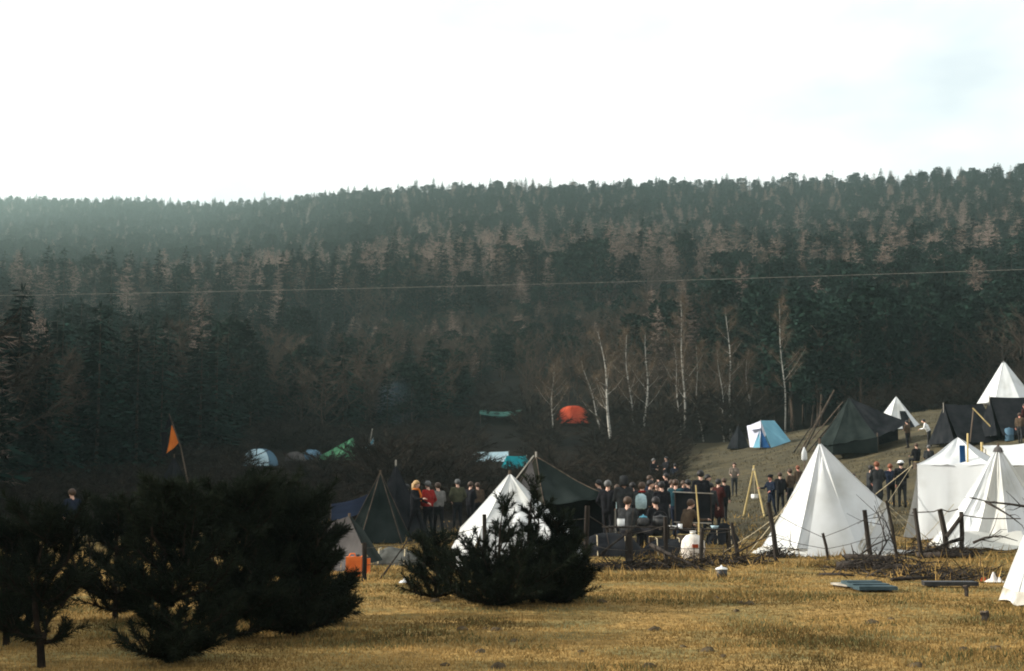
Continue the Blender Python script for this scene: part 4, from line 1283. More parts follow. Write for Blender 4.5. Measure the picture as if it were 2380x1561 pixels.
# ------------------------------------------------------------------ fence along the meadow
POSTS = [(845, 1262, 1352, .040), (985, 1240, 1345, .03), (1126, 1196, 1338, .038), (1362, 1176, 1330, .050), (1463, 1232, 1318, .075), (1550, 1202, 1318, .040),
         (1628, 1228, 1310, .045), (1712, 1216, 1306, .042), (1797, 1168, 1292, .052), (1915, 1240, 1292, .032), (2012, 1186, 1287, .050), (2072, 1164, 1284, .032), (2128, 1182, 1280, .045)]
f0 = G(1550, 1318)
fence = thing('wire_fence', 'old fence of rough leaning posts and sagging wire along the meadow edge', 'fence', f0)
rs = random.Random(5)
tops = []
for i, (px, ty, by, r) in enumerate(POSTS):
    b = G(px + rs.uniform(-2, 2), by) if px < 1700 else GD(px, 28.4 + (px - 1700) * .0012)
    t = P(px + (-12 if px in (1797, 1712, 2072) else rs.uniform(-4, 4)), ty, b.y)
    m = b.lerp(t, .5) + Vector((rs.uniform(-.015, .015), 0, 0))
    MB().tube([b - Vector((0, 0, .2)), m, t], [r * 1.05, r, r * .92], 7).build('post', 'wood_dark', fence, f0)
    tops.append((b, t))
for lev in (.42, .86):
    for (b0, t0), (b1, t1) in zip(tops, tops[1:]):
        a, c = b0.lerp(t0, lev), b1.lerp(t1, lev * rs.uniform(.92, 1.04))
        MB().tube([a, a.lerp(c, .5) - Vector((0, 0, .04 * (c - a).length * .5)), c], .006, 4).build('wire', 'wire', fence, f0)

# forked posts in front of the wall tent
fk = GD(2212, 30.0)
fp = thing('post_frame', 'two thick dark posts with a slanting brace before the white wall tent', 'fence', fk)
dk = fk.y
def fr(px, py, dd=0): return P(px, py, dk + dd) - fk
MB().tube([fr(2200, 1300), fr(2196, 1240), fr(2184, 1184)], [.06, .06, .055], 7).build('post', 'wood_dark', fp)
MB().tube([fr(2234, 1290), fr(2236, 1240), fr(2234, 1190)], [.05, .05, .045], 7).build('post', 'wood_dark', fp)
MB().tube([fr(2200, 1248, -.1), fr(2238, 1196, -.1)], [.045, .04], 6).build('brace', 'wood_dark', fp)
MB().tube([fr(2120, 1192, .1), fr(2170, 1190), fr(2186, 1184, -.1), fr(2205, 1190), fr(2228, 1184, -.1)], .012, 4).build('wire', 'wire', fp)
MB().tube([fr(2236, 1198, -.08), fr(2290, 1206), fr(2372, 1206)], .012, 4).build('wire', 'wire', fp)

# dead branches, brush and firewood
def branch(label, pts, r, seed, twigs=6, mat='wood_dark', group=None, d=None, name='dead_branch'):
    """pts: pixels with a distance each"""
    rs = random.Random(seed)
    W = [P(*p) for p in pts]
    o = W[0].copy(); o.z = min(w.z for w in W)
    e = thing(name, label, 'branch', o, group)
    n = len(W)
    MB().tube([w - o for w in W], [r * (1 - .75 * i / (n - 1)) for i in range(n)], 6).build('stem', mat, e, smooth=True)
    for i in range(twigs):
        j = rs.randrange(n - 1); u = rs.random()
        c = W[j].lerp(W[j + 1], u) - o
        ax = (W[j + 1] - W[j]).normalized()
        dd = (ax + Vector((rs.gauss(0, .5), rs.gauss(0, .4), rs.gauss(.1, .6)))).normalized()
        L = rs.uniform(.2, .7)
        MB().tube([c, c + dd * L * .6, c + dd * L + Vector((0, 0, rs.uniform(-.1, .12)))], [r * .35, r * .2, .004], 4).build('twig', mat, e)
    return e
branch('long dead branch reaching in from the right edge across the bell tent', [(2410, 1182, 30), (2345, 1172, 30.2), (2300, 1168, 30.4), (2252, 1155, 30.6)], .035, 1, 5)
branch('dead branch dipping down from the bell tent towards the near tent', [(2290, 1166, 30.2), (2322, 1184, 30), (2348, 1200, 29.8), (2376, 1222, 29.6)], .03, 2, 4)
branch('curved grey branch lying before the foot of the bell tent', [(2262, 1262, 28.5), (2290, 1250, 28.5), (2325, 1246, 28.4), (2365, 1258, 28.2)], .03, 3, 5)
branch('thick dead branch curving from the forked posts down to the grass', [(2238, 1252, 29.4), (2205, 1262, 29.2), (2172, 1276, 29), (2140, 1286, 28.8)], .045, 4, 4)
branch('dark fallen limb leaning against the fence by the white sack', [(1512, 1268, 26.6), (1560, 1292, 26.2), (1602, 1310, 25.8), (1650, 1332, 25.2)], .05, 5, 5)
branch('thin forked limb leaning left of the thick gate post', [(1395, 1290, 26), (1420, 1268, 26.2), (1445, 1250, 26.4), (1470, 1232, 26.6)], .03, 6, 6)
branch('thin dark limb lying against the left foot of the big pyramid tent', [(1690, 1300, 28), (1722, 1280, 28), (1748, 1266, 28), (1782, 1246, 28)], .028, 7, 6)
branch('bent dead branch right of the big pyramid tent', [(2042, 1292, 27.6), (2060, 1262, 27.8), (2050, 1225, 28), (2032, 1176, 28.2)], .024, 8, 8)
branch('tangled thin branch hanging from the leaning post by the big pyramid tent', [(2085, 1288, 27.8), (2072, 1250, 27.8), (2060, 1215, 27.8), (1990, 1150, 28)], .018, 9, 9)
branch('thin branch crossing low in front of the big pyramid tent', [(2000, 1290, 27), (2030, 1268, 27), (2060, 1255, 27.2), (2085, 1262, 27.4)], .02, 10, 7)
branch('leaning thin pole left of the central white tent', [(880, 1352, 23), (910, 1310, 23.2), (940, 1268, 23.4), (968, 1228, 23.6)], .018, 11, 2)

def lying(label, px0, px1, py, r, seed, mat='wood_dark', lift=0.0, name='log', yaw=0.0, group=None, cat='log'):
    a, b = G(px0, py), G(px1, py + yaw)
    o = a.copy()
    e = thing(name, label, cat, o, group)
    m = (a + b) / 2
    dz = Vector((0, 0, r + lift))
    MB().tube([a - o + dz, m - o + dz + Vector((0, .02, .012)), b - o + dz], [r, r * .95, r * .85], 8).build('stem', mat, e, smooth=True)
    rs = random.Random(seed)
    for i in range(3):
        c = a.lerp(b, rs.uniform(.15, .9)) - o + dz
        MB().tube([c, c + Vector((rs.uniform(-.2, .2), rs.uniform(-.2, .1), rs.uniform(.1, .28)))], [r * .4, .006], 5).build('knot', mat, e)
    return e
lying('dark log at the back of the firewood heap, nearest the big pyramid tent', 1958, 2052, 1318, .06, 1)
lying('short thick dark log at the left front of the firewood heap', 1945, 1990, 1326, .075, 2)
lying('long thin log sticking out of the right of the firewood heap', 2030, 2150, 1322, .045, 3, yaw=4)
lying('upper log lying across the firewood heap', 1965, 2075, 1312, .05, 4, lift=.10, yaw=6)
lying('grey stick lying right of the blue-grey board', 2072, 2205, 1352, .03, 5, yaw=-3)
lying('dark log at the foot of the forked posts', 2130, 2262, 1298, .06, 6, yaw=2)
lying('second dark log behind the log at the forked posts', 2150, 2280, 1288, .05, 7, yaw=2)
lying('thin dark stick half in the grass before the heap', 1905, 1985, 1338, .02, 8, yaw=3)

# brush tangles in the grass: countless twigs
def brush(name, label, cx, cy, w_px, n, h, seed, dy=.5):
    rs = random.Random(seed); out = []
    g = G(cx, cy); k = F / g.y
    for i in range(n):
        x = g.x + rs.gauss(0, .38) * w_px / k; yv = g.y + rs.gauss(0, dy * .5)
        z = H(x, yv) + abs(rs.gauss(0, h * .5))
        d = Vector((rs.gauss(0, 1), rs.gauss(0, .7), rs.gauss(.05, .35))).normalized()
        sliver(Vector((x, yv, z)), d, rs.uniform(.15, .6), rs.uniform(.012, .03), rs, out)
    o = tri_obj(name, [tuple(v) for v in out], 3, 'wood_dark')
    return tag(o, label, 'brushwood', kind='stuff')
brush('brushwood', 'tangle of dark twigs on the firewood heap', 2050, 1322, 150, 420, .16, 3)
brush('brushwood', 'low brush along the foot of the forked posts', 2190, 1292, 130, 420, .2, 4)
brush('brushwood', 'dry weeds and twigs at the foot of the post by the big pyramid tent', 1806, 1296, 40, 260, .22, 5, .3)
brush('brushwood', 'dark tangle of twigs along the fence foot before the crowd', 1500, 1322, 260, 700, .16, 6)
brush('brushwood', 'dark tangle of twigs along the fence foot left of the big pyramid tent', 1690, 1312, 120, 420, .15, 7)
brush('brushwood', 'dark sticks and twigs strewn between the heap and the charred plank', 2150, 1340, 230, 520, .08, 9, 1.2)
brush('brushwood', 'dark twigs scattered before the forked posts', 2240, 1350, 120, 200, .06, 8)

# flat board and black plank in the grass
def slab(name, label, px, py, wpx, depth, th, mat, rz, tilt=0.0, cat='board'):
    g = G(px, py); k = F / g.y
    e = thing(name, label, cat, g + Vector((0, 0, .03)), None, rz)
    w = wpx / k
    n = 3
    for i in range(n):
        MB().box((0, depth * ((i + .5) / n - .5), th / 2 + tilt * i), (w * (1 - .03 * i), depth / n * .94, th)).build('plank', mat, e)
    MB().box((-w * .3, 0, -.012), (.06, depth * .95, .024)).build('batten', 'wood_dark', e)
    MB().box((w * .3, 0, -.012), (.06, depth * .95, .024)).build('batten', 'wood_dark', e)
    return e
slab('board_panel', 'blue-grey painted board lying flat in the grass', 2018, 1372, 88, .95, .05, 'slate_board', .06, .015)
slab('board_panel', 'bare grey wooden board lying against the blue-grey board', 1976, 1366, 60, .5, .03, 'wood_grey', .3)
slab('board_panel', 'black charred plank lying in the grass at the right', 2206, 1366, 122, .3, .06, 'iron', -.05)
for lab, px, py, ty, r in (('short dark stake in the grass below the charred plank', 2246, 1388, 1364, .03),
                           ('small dark stump standing alone in the meadow at the lower right', 2290, 1444, 1424, .045)):
    b = G(px, py); h = (py - ty) * b.y / F
    e = thing('stake', lab, 'stake', b)
    MB().tube([Vector((0, 0, -.1)), Vector((.005, 0, h * .6)), Vector((-.01, 0, h))], [r * .8, r, r * 1.2], 8).build('stem', 'wood_dark', e)
    MB().lathe((-.01, 0, h), [(r * 1.2, 0), (r * .9, .012)], 8).build('cut_top', 'wood', e)

def rag(label, px, py, wpx, h, mat, seed):
    g = G(px, py); w = wpx * g.y / F
    e = thing('rag', label, 'cloth', g)
    V, Fs = grid(lambda u, v: Vector(((u - .5) * w, (v - .5) * w * .6, .02 + h * abs(noise.noise((u * 3 + seed, v * 3, seed))) * 2 * math.sin(math.pi * u) * math.sin(math.pi * v))), 12, 10)
    return obj('cloth', V, Fs, mat, e, smooth=True)
rag('crumpled off-white rag in the grass by the near tent', 2312, 1356, 44, .12, 'sack', 2.3)
rag('small reddish rag in the grass left of the off-white rag', 2288, 1354, 20, .08, 'fab_rust', 5.1)
rag('small white bowl-shaped rag in the grass left of the bushy meadow pine', 940, 1358, 26, .10, 'canvas_white', 7.7)

# pots, buckets, sack, boxes by the fence
def vessel(name, label, loc, prof, mat, lid=None, handle=True, cat='pot'):
    e = thing(name, label, cat, loc)
    MB().lathe((0, 0, 0), prof, 14).build('body', mat, e, smooth=True)
    r, z = prof[-1]
    if lid:
        MB().lathe((0, 0, z + .003), [(r * 1.05, 0), (r * .95, .02), (r * .2, .045), (r * .12, .07)], 12).build('lid', lid, e, smooth=True)
    if handle:
        MB().tube([Vector((r * math.cos(t), 0, z * .92 + r * 1.0 * math.sin(t))) for t in [math.pi * i / 8 for i in range(9)]], .006, 4).build('handle', 'iron', e)
    return e
g = GD(1863, 47.0)
e = thing('cloth_roll', 'small upright white cloth roll behind the left ridge of the big pyramid tent', 'cloth', g)
z0 = P(1863, 1072, 47.0).z - g.z
MB().tube([Vector((0, 0, -.1)), Vector((0, 0, z0 + .1))], .025, 6).build('stick', 'wood', e)
MB().lathe((0, 0, z0), [(.05, 0), (.10, .06), (.085, .28), (.02, .46)], 10, 1, .5).build('cloth', 'canvas_white', e, smooth=True)
vessel('bucket', 'small dark bucket with a white rim standing alone on the meadow edge', G(1677, 1343), [(.07, 0), (.09, .02), (.10, .13)], 'iron', lid='enamel', handle=False, cat='bucket')
g = GD(1604, 29.0)
e = thing('sack', 'plump off-white sack leaning by the fence below the dark windbreak', 'sack', g)
MB().lathe((0, 0, 0), [(.16, 0), (.23, .08), (.25, .25), (.23, .40), (.15, .50), (.05, .54), (.07, .60)], 14, 1, .8).build('body', 'sack', e, smooth=True)
MB().lathe((0, 0, .535), [(.058, 0), (.058, .02)], 10).build('tie', 'rope', e)
MB().box((.02, -.20, .30), (.12, .03, .07)).build('patch', 'fab_rust', e)

def table(label, px, d, L, W, h, mat, rz=0.0, name='camp_table'):
    g = GD(px, d)
    e = thing(name, label, 'table', g, None, rz)
    for i in range(4):
        MB().box((0, W * ((i + .5) / 4 - .5), h - .015), (L, W / 4 * .95, .03)).build('plank', mat, e)
    for sx in (-1, 1):
        for sy in (-1, 1):
            MB().tube([Vector((sx * (L / 2 - .1), sy * W * .5, -.05)), Vector((sx * (L / 2 - .12), sy * W * .38, h - .03))], .03, 6).build('leg', 'wood_dark', e)
        MB().tube([Vector((sx * (L / 2 - .11), -W * .43, h * .5)), Vector((sx * (L / 2 - .11), W * .43, h * .5))], .022, 5).build('rail', 'wood_dark', e)
    return e, g
_, g = table('rough dark plank table behind the thick gate post', 1478, 31.5, 1.5, .7, .62, 'wood_dark', .1)
vessel('kettle', 'sooty kettle with a pale rim on the rough plank table', g + Vector((.12, -.05, .62)), [(.10, 0), (.14, .04), (.13, .15), (.09, .19)], 'iron', lid='barrel_blue')
vessel('pot', 'white enamel pot at the left end of the rough plank table', g + Vector((-.38, -.1, .62)), [(.07, 0), (.085, .02), (.085, .17)], 'enamel', lid='iron')
vessel('pot', 'black cooking pot at the right end of the rough plank table', g + Vector((.5, 0, .62)), [(.13, 0), (.16, .03), (.16, .19)], 'iron', lid='iron')
_, g = table('long dark plank bench in front of the windbreak, set with white dishes', 1612, 33.0, 1.7, .5, .55, 'wood_dark', -.04, 'camp_bench')
for i, (dx, lab) in enumerate([(-.55, 'white bowl at the left end of the long plank bench'), (-.38, 'white enamel mug second from the left on the long plank bench'), (.42, 'blue-white bowl at the right end of the long plank bench')]):
    vessel('bowl', lab, g + Vector((dx, -.06, .55)), [(.04, 0), (.07, .02), (.10, .07)] if i != 1 else [(.045, 0), (.05, .01), (.05, .11)], 'enamel' if i < 2 else 'fab_ice', handle=False, cat='bowl')
def heap(label, px, d, rx, ry, h, mat, seed, name='covered_heap'):
    g = GD(px, d)
    e = thing(name, label, 'heap', g)
    V, Fs = grid(lambda u, v: Vector((rx * (2 * u - 1), ry * (2 * v - 1), -.04 + h * (math.sin(math.pi * u) * math.sin(math.pi * v)) ** .45 * (1 + .35 * noise.noise((u * 3.3 + seed, v * 3.3, seed))))), 18, 14)
    obj('cover', V, Fs, mat, e, smooth=True)
    for s in (-1, 1):
        MB().tube([Vector((s * rx * .4, -ry, .02)), Vector((s * rx * .4, -ry * .5, h * .9)), Vector((s * rx * .4, ry * .5, h * .92)), Vector((s * rx * .4, ry, .02))], .012, 4).build('lashing', 'rope', e)
    return e
heap('black tarp-covered heap behind the fence left of the plank table', 1415, 30.5, .75, .5, .48, 'canvas_black', 1)
heap('dark covered heap behind the fence right of the plank table', 1545, 31.0, .6, .4, .42, 'canvas_black', 2)
heap('low grey tarpaulin heap between the lean-to and the small pine sapling', 918, 27.5, .62, .45, .34, 'stone', 3)
heap('dark covered heap right of the long plank bench', 1672, 37.0, .45, .35, .5, 'canvas_black', 4)
for lab, px, d, s in (('bright orange plastic canister at the foot of the lean-to', 828, 23.6, 1.0), ('small orange plastic box beside the fence post by the lean-to', 853, 24.2, .8)):
    g = GD(px, d)
    e = thing('canister', lab, 'canister', g)
    MB().box((0, 0, .16 * s), (.24 * s, .16 * s, .32 * s)).build('body', 'plastic_orange', e)
    MB().lathe((.07 * s, 0, .32 * s), [(.03 * s, 0), (.03 * s, .04 * s)], 10).build('cap', 'iron', e)
    MB().tube([Vector((-.08 * s, 0, .32 * s)), Vector((-.05 * s, 0, .37 * s)), Vector((.02 * s, 0, .37 * s)), Vector((.03 * s, 0, .32 * s))], .012, 5).build('handle', 'plastic_orange', e)
g = GD(2337, 74.0)
e = vessel('barrel', 'small dull blue barrel standing before the black tent at the right edge', g, [(.20, 0), (.23, .04), (.23, .32), (.24, .34), (.23, .36), (.23, .62), (.20, .66)], 'fab_slate', lid='fab_slate', handle=False, cat='barrel')

# dark windbreak sheet on a wooden frame
wb = GD(1612, 40.0); kk = F / 40.0
e = thing('windbreak', 'dark cloth windbreak stretched on a frame of thin pale poles before the crowd', 'windbreak', wb)
def w_(px, py, dd=0): return P(px, py, 40 + dd) - wb
V, Fs = grid(lambda u, v: w_(1568, 1146).lerp(w_(1655, 1149), u).lerp(w_(1570, 1214).lerp(w_(1652, 1216), u), v) + Vector((0, .05 * math.sin(u * 9) * math.sin(math.pi * v), 0)), 16, 8)
obj('sheet', V, Fs, 'canvas_black', e, smooth=True)
MB().tube([w_(1564, 1144, -.06), w_(1658, 1148, -.06)], .018, 6).build('top_pole', 'wood_grey', e)
MB().tube([w_(1566, 1214, -.06), w_(1654, 1217, -.06)], .016, 6).build('bottom_pole', 'wood_grey', e)
for px, ty in ((1569, 1140), (1652, 1142)):
    t = w_(px, ty); MB().tube([Vector((t.x, .03, -.1)), t], .022, 6).build('upright', 'wood_dark', e)
pg = GD(1618, 32.5)
e = thing('pole', 'single tall pale pole standing upright before the dark windbreak', 'pole', pg)
MB().tube([Vector((-.02, 0, -.1)), Vector((0, 0, .7)), P(1617, 1128, 32.5) - pg], [.025, .022, .016], 6).build('shaft', 'wood_pale', e)
MB().tube([Vector((.0, 0, .62)), Vector((-.3, .05, .25))], .014, 5).build('side_stick', 'wood', e)

# yellow pole tripod on the slope
tg = G(1762, 1200); k = F / tg.y
e = thing('pole_tripod', 'tall tripod of fresh yellow poles left of the people by the big pyramid tent', 'tripod', tg)
ap = Vector((-8 / k, 0, 112 / k))
for bx, by_ in ((-26 / k, .9), (10 / k, -.5), (-18 / k, 1.6)):
    z = H(tg.x + bx, tg.y + by_) - tg.z
    b = Vector((bx, by_, z - .05)); MB().tube([b, b.lerp(ap, 1.03)], [.045, .03], 6).build('leg', 'wood_pale', e)
MB().lathe(ap - Vector((0, 0, .1)), [(.06, -.05), (.07, 0), (.06, .05)], 8).build('lashing', 'rope', e)
MB().tube([ap - Vector((0, 0, .1)), ap - Vector((0, .1, 1.1))], .008, 4).build('hanging_rope', 'rope', e)
MB().lathe(ap - Vector((0, .1, 1.32)), [(.10, 0), (.15, .05), (.15, .20)], 10).build('hanging_pot', 'enamel', e)

# ------------------------------------------------------------------ people
SKINC = {'light': (0.50, 0.30, 0.22), 'ruddy': (0.50, 0.22, 0.16)}
for kx, c in SKINC.items(): M['skin_' + kx] = plain('skin ' + kx, c, .6, .3)
HAIRC = {'black': (0.012, 0.010, 0.010), 'brown': (0.05, 0.028, 0.016), 'blond': (0.34, 0.21, 0.09), 'grey': (0.09, 0.088, 0.084), 'red': (0.16, 0.05, 0.02)}
for kx, c in HAIRC.items(): M['hair_' + kx] = plain('hair ' + kx, c, .6, .3)
CLO = {'black': (0.010, 0.010, 0.012), 'navy': (0.009, 0.013, 0.024), 'charcoal': (0.026, 0.027, 0.028), 'grey': (0.13, 0.125, 0.115), 'brown': (0.065, 0.045, 0.030), 'maroon': (0.035, 0.010, 0.009),
       'teal': (0.012, 0.038, 0.048), 'white': (0.70, 0.70, 0.68), 'ice': (0.28, 0.38, 0.40), 'red': (0.20, 0.016, 0.014), 'orange': (0.62, 0.12, 0.035), 'olive': (0.055, 0.055, 0.033),
       'taupe': (0.15, 0.125, 0.10), 'boots': (0.018, 0.014, 0.012), 'eye': (0.01, 0.01, 0.01), 'lip': (0.30, 0.12, 0.10)}
for kx, c in CLO.items(): M['clo_' + kx] = plain(kx + ' cloth', c, .95, .08)

def capsule(mb, a, ra, b, rb, n=12):
    a, b = Vector(a), Vector(b)
    d = (b - a); L = d.length
    d = d.normalized() if L > 1e-6 else Vector((0, 0, 1))
    pts, rad = [], []
    for t in (-1, -.85, -.5): pts.append(a + d * ra * t); rad.append(max(.004, ra * math.sqrt(max(0, 1 - t * t))))
    pts.append(a); rad.append(ra); pts.append(b); rad.append(rb)
    for t in (.5, .85, 1): pts.append(b + d * rb * t); rad.append(max(.004, rb * math.sqrt(max(0, 1 - t * t))))
    mb.tube(pts, rad, n)

POSE = {  # per side: upper arm direction, forearm direction (x out, y forward = -Y, z)
    'stand': dict(l=((.22, .05, -1), (.05, .25, -1)), r=((.22, .0, -1), (.0, .30, -1))),
    'pockets': dict(l=((.42, -.1, -1), (-.45, .45, -.6)), r=((.42, -.1, -1), (-.45, .45, -.6))),
    'fold': dict(l=((.22, .15, -1), (-.8, .8, .1)), r=((.22, .15, -1), (-.8, .8, .0))),
    'reach': dict(l=((.2, .55, -.8), (.0, 1, .05)), r=((.25, .2, -1), (-.1, .9, -.3))),
    'drink': dict(l=((.25, .2, -1), (-.1, .5, -.8)), r=((.35, .55, -.7), (-.5, .35, .8))),
    'wave': dict(l=((.7, .2, .5), (.2, .3, 1)), r=((.22, .0, -1), (.0, .30, -1))),
    'carry': dict(l=((.2, .2, -1), (-.2, .95, -.15)), r=((.2, .2, -1), (-.2, .95, -.15))),
}
PEND = []
def person(px, d, facing, label, jacket='black', legs='charcoal', hair='brown', skin='light', pose='stand', stride=.08, coat=False, lean=0.0,
           h=1.72, hat=None, longhair=False, dy=0.0, bag=None, scarf=None, shirt=None, sit=False, dz=0.0, group=None):
    rp = random.Random(int(px * 7 + d * 13))
    if not sit:
        facing += rp.uniform(-35, 35); lean += rp.uniform(-.03, .12); stride = stride * rp.choice((-1.3, .6, 1.6)); h *= rp.uniform(.90, 1.06)
    g = GD(px, d) + Vector((0, dy, dz))
    e = thing('person', label, 'person', g, group or 'people standing about the camp', R(facing))
    s = h / 1.72
    cap = []
    drop = .45 if sit else 0
    hip = Vector((0, 0, .90 - drop))
    def tilt(p):     # lean forward about the hip
        p = Vector(p); v = p - Vector((0, 0, .90))
        q = Matrix.Rotation(lean, 3, 'X') @ v
        return hip + q
    for sx in (-1, 1):
        st = stride * sx
        if sit:
            kn = Vector((.11 * sx, -.46, .47)); an = Vector((.11 * sx, -.44, .08))
        else:
            kn = Vector((.095 * sx, -st * .55 - .02, .48)); an = Vector((.10 * sx, -st * 1.0 + (.05 if sx * stride < 0 else 0), .08))
        hp = hip + Vector((.085 * sx, 0, 0))
        cap += [(hp, .092, kn, .062, 'legs'), (kn, .060, an, .045, 'legs'), (an, .047, an + Vector((0, -.16, -.035)), .036, 'boots')]
    cap += [(hip + Vector((-.05, 0, .0)), .125, hip + Vector((.05, 0, 0)), .125, 'legs')]
    cap += [(tilt((-.055, 0, 1.0)), .128, tilt((-.075, 0, 1.28)), .125, 'jacket'), (tilt((.055, 0, 1.0)), .128, tilt((.075, 0, 1.28)), .125, 'jacket'),
            (tilt((-.145, 0, 1.40)), .068, tilt((.145, 0, 1.40)), .068, 'jacket')]
    if coat: cap += [(hip + Vector((0, 0, .08)), .17, hip + Vector((0, 0, -.36)), .20, 'jacket')]
    cap += [(tilt((0, .005, 1.42)), .056, tilt((0, -.01, 1.53)), .052, 'skin')]
    hc = tilt((0, -.025, 1.615))
    cap += [(hc + Vector((0, .012, .030)), .088, hc + Vector((0, -.020, -.035)), .068, 'skin'), (hc + Vector((0, -.045, -.055)), .045, hc + Vector((0, -.045, -.06)), .042, 'skin'),
            (hc + Vector((0, -.092, .012)), .012, hc + Vector((0, -.108, -.018)), .016, 'skin')]
    for sx in (-1, 1): cap += [(hc + Vector((.084 * sx, .01, .0)), .016, hc + Vector((.086 * sx, .012, -.02)), .014, 'skin')]
    hands = []
    for sx, key in ((-1, 'l'), (1, 'r')):
        ua, fa = POSE[pose][key]
        ua = Vector((ua[0] * sx, -ua[1], ua[2])).normalized(); fa = Vector((fa[0] * sx, -fa[1], fa[2])).normalized()
        sh = tilt((.185 * sx, 0, 1.405)); el = sh + ua * .28; wr = el + fa * .24
        cap += [(sh, .062, el, .048, 'jacket'), (el, .047, wr, .034, 'jacket'), (wr, .028, wr + fa * .07, .033, 'skin')]
        hands.append((wr + fa * .075, fa, sx))
    mb = MB()
    for a, ra, b, rb, _t in cap: capsule(mb, a, ra, b, rb)
    o = mb.build('body', 'clo_' + jacket, e, smooth=True)
    md = o.modifiers.new('join', 'REMESH'); md.mode = 'VOXEL'; md.voxel_size = 0.024
    sm = o.modifiers.new('soft', 'SMOOTH'); sm.factor = .5; sm.iterations = 2
    PEND.append((o, cap, hands, hc, dict(jacket='clo_' + jacket, legs='clo_' + legs, skin='skin_' + skin, boots='clo_boots'), s))
    e.scale = (s, s, s)
    # hair, hat and clothing pieces
    hb = MB()
    prof = []
    for i in range(7):
        t = i / 6 * math.pi * .62
        prof.append((.104 * math.sin(t) + .002, .112 * math.cos(t)))
    hb.lathe((0, 0, 0), prof[::-1], 14, 1.0, 1.04)
    rot = Matrix.Rotation(-.50, 3, 'X')
    hb.v = [tuple(rot @ Vector(v) + hc + Vector((0, .016, .022))) for v in hb.v]
    if longhair: hb.tube([hc + Vector((0, .07, .03)), hc + Vector((0, .085, -.10)), hc + Vector((0, .10, -.26))], [.095, .088, .05], 10)
    if hat != 'hood': hb.build('hair', 'hair_' + hair, e, smooth=True)
    if hat in ('cap', 'dark_hat'):
        MB().lathe(hc + Vector((0, .02, .055)), [(.112, 0), (.112, .03), (.09, .075), (.03, .095)], 14).lathe(hc + Vector((0, -.02, .05)), [(.15, 0), (.15, .012)], 14).build('hat', 'clo_black' if hat == 'dark_hat' else 'clo_white', e, smooth=True)
    if hat == 'hood':
        MB().lathe(hc + Vector((0, .03, -.10)), [(.11, -.03), (.115, .06), (.12, .14), (.10, .21), (.05, .245)], 12).build('hood', 'clo_' + jacket, e, smooth=True)
    if bag:
        RK = MB().lathe(tilt((0, .22, .98)), [(.10, 0), (.15, .04), (.16, .22), (.14, .36), (.06, .42)], 12, 1, .62)
        rk = RK.build('rucksack', 'clo_' + bag, e, smooth=True)
        for sx in (-1, 1):
            MB().tube([tilt((.10 * sx, .14, 1.36)), tilt((.11 * sx, -.02, 1.49)), tilt((.12 * sx, -.14, 1.32)), tilt((.12 * sx, .10, 1.02))], .016, 5).build('strap', 'clo_charcoal', rk)
    if scarf:
        MB().tube([tilt((.075 * math.cos(t), .005 + .075 * math.sin(t) - .01, 1.475)) for t in [i * math.pi / 6 for i in range(13)]], .03, 6).build('scarf', 'clo_' + scarf, e, smooth=True)
        MB().tube([tilt((.03, -.09, 1.46)), tilt((.06, -.15, 1.30)), tilt((.05, -.16, 1.12))], [.03, .035, .025], 6).build('scarf', 'clo_' + scarf, e, smooth=True)
    if shirt:
        V, Fs = grid(lambda u, v: tilt((.20 * math.sin((u - .5) * 3.4), -.165 * math.cos((u - .5) * 3.4) - .012, 1.36 - .44 * v)), 10, 6)
        obj('apron', V, Fs, 'clo_' + shirt, e, smooth=True)
    return e

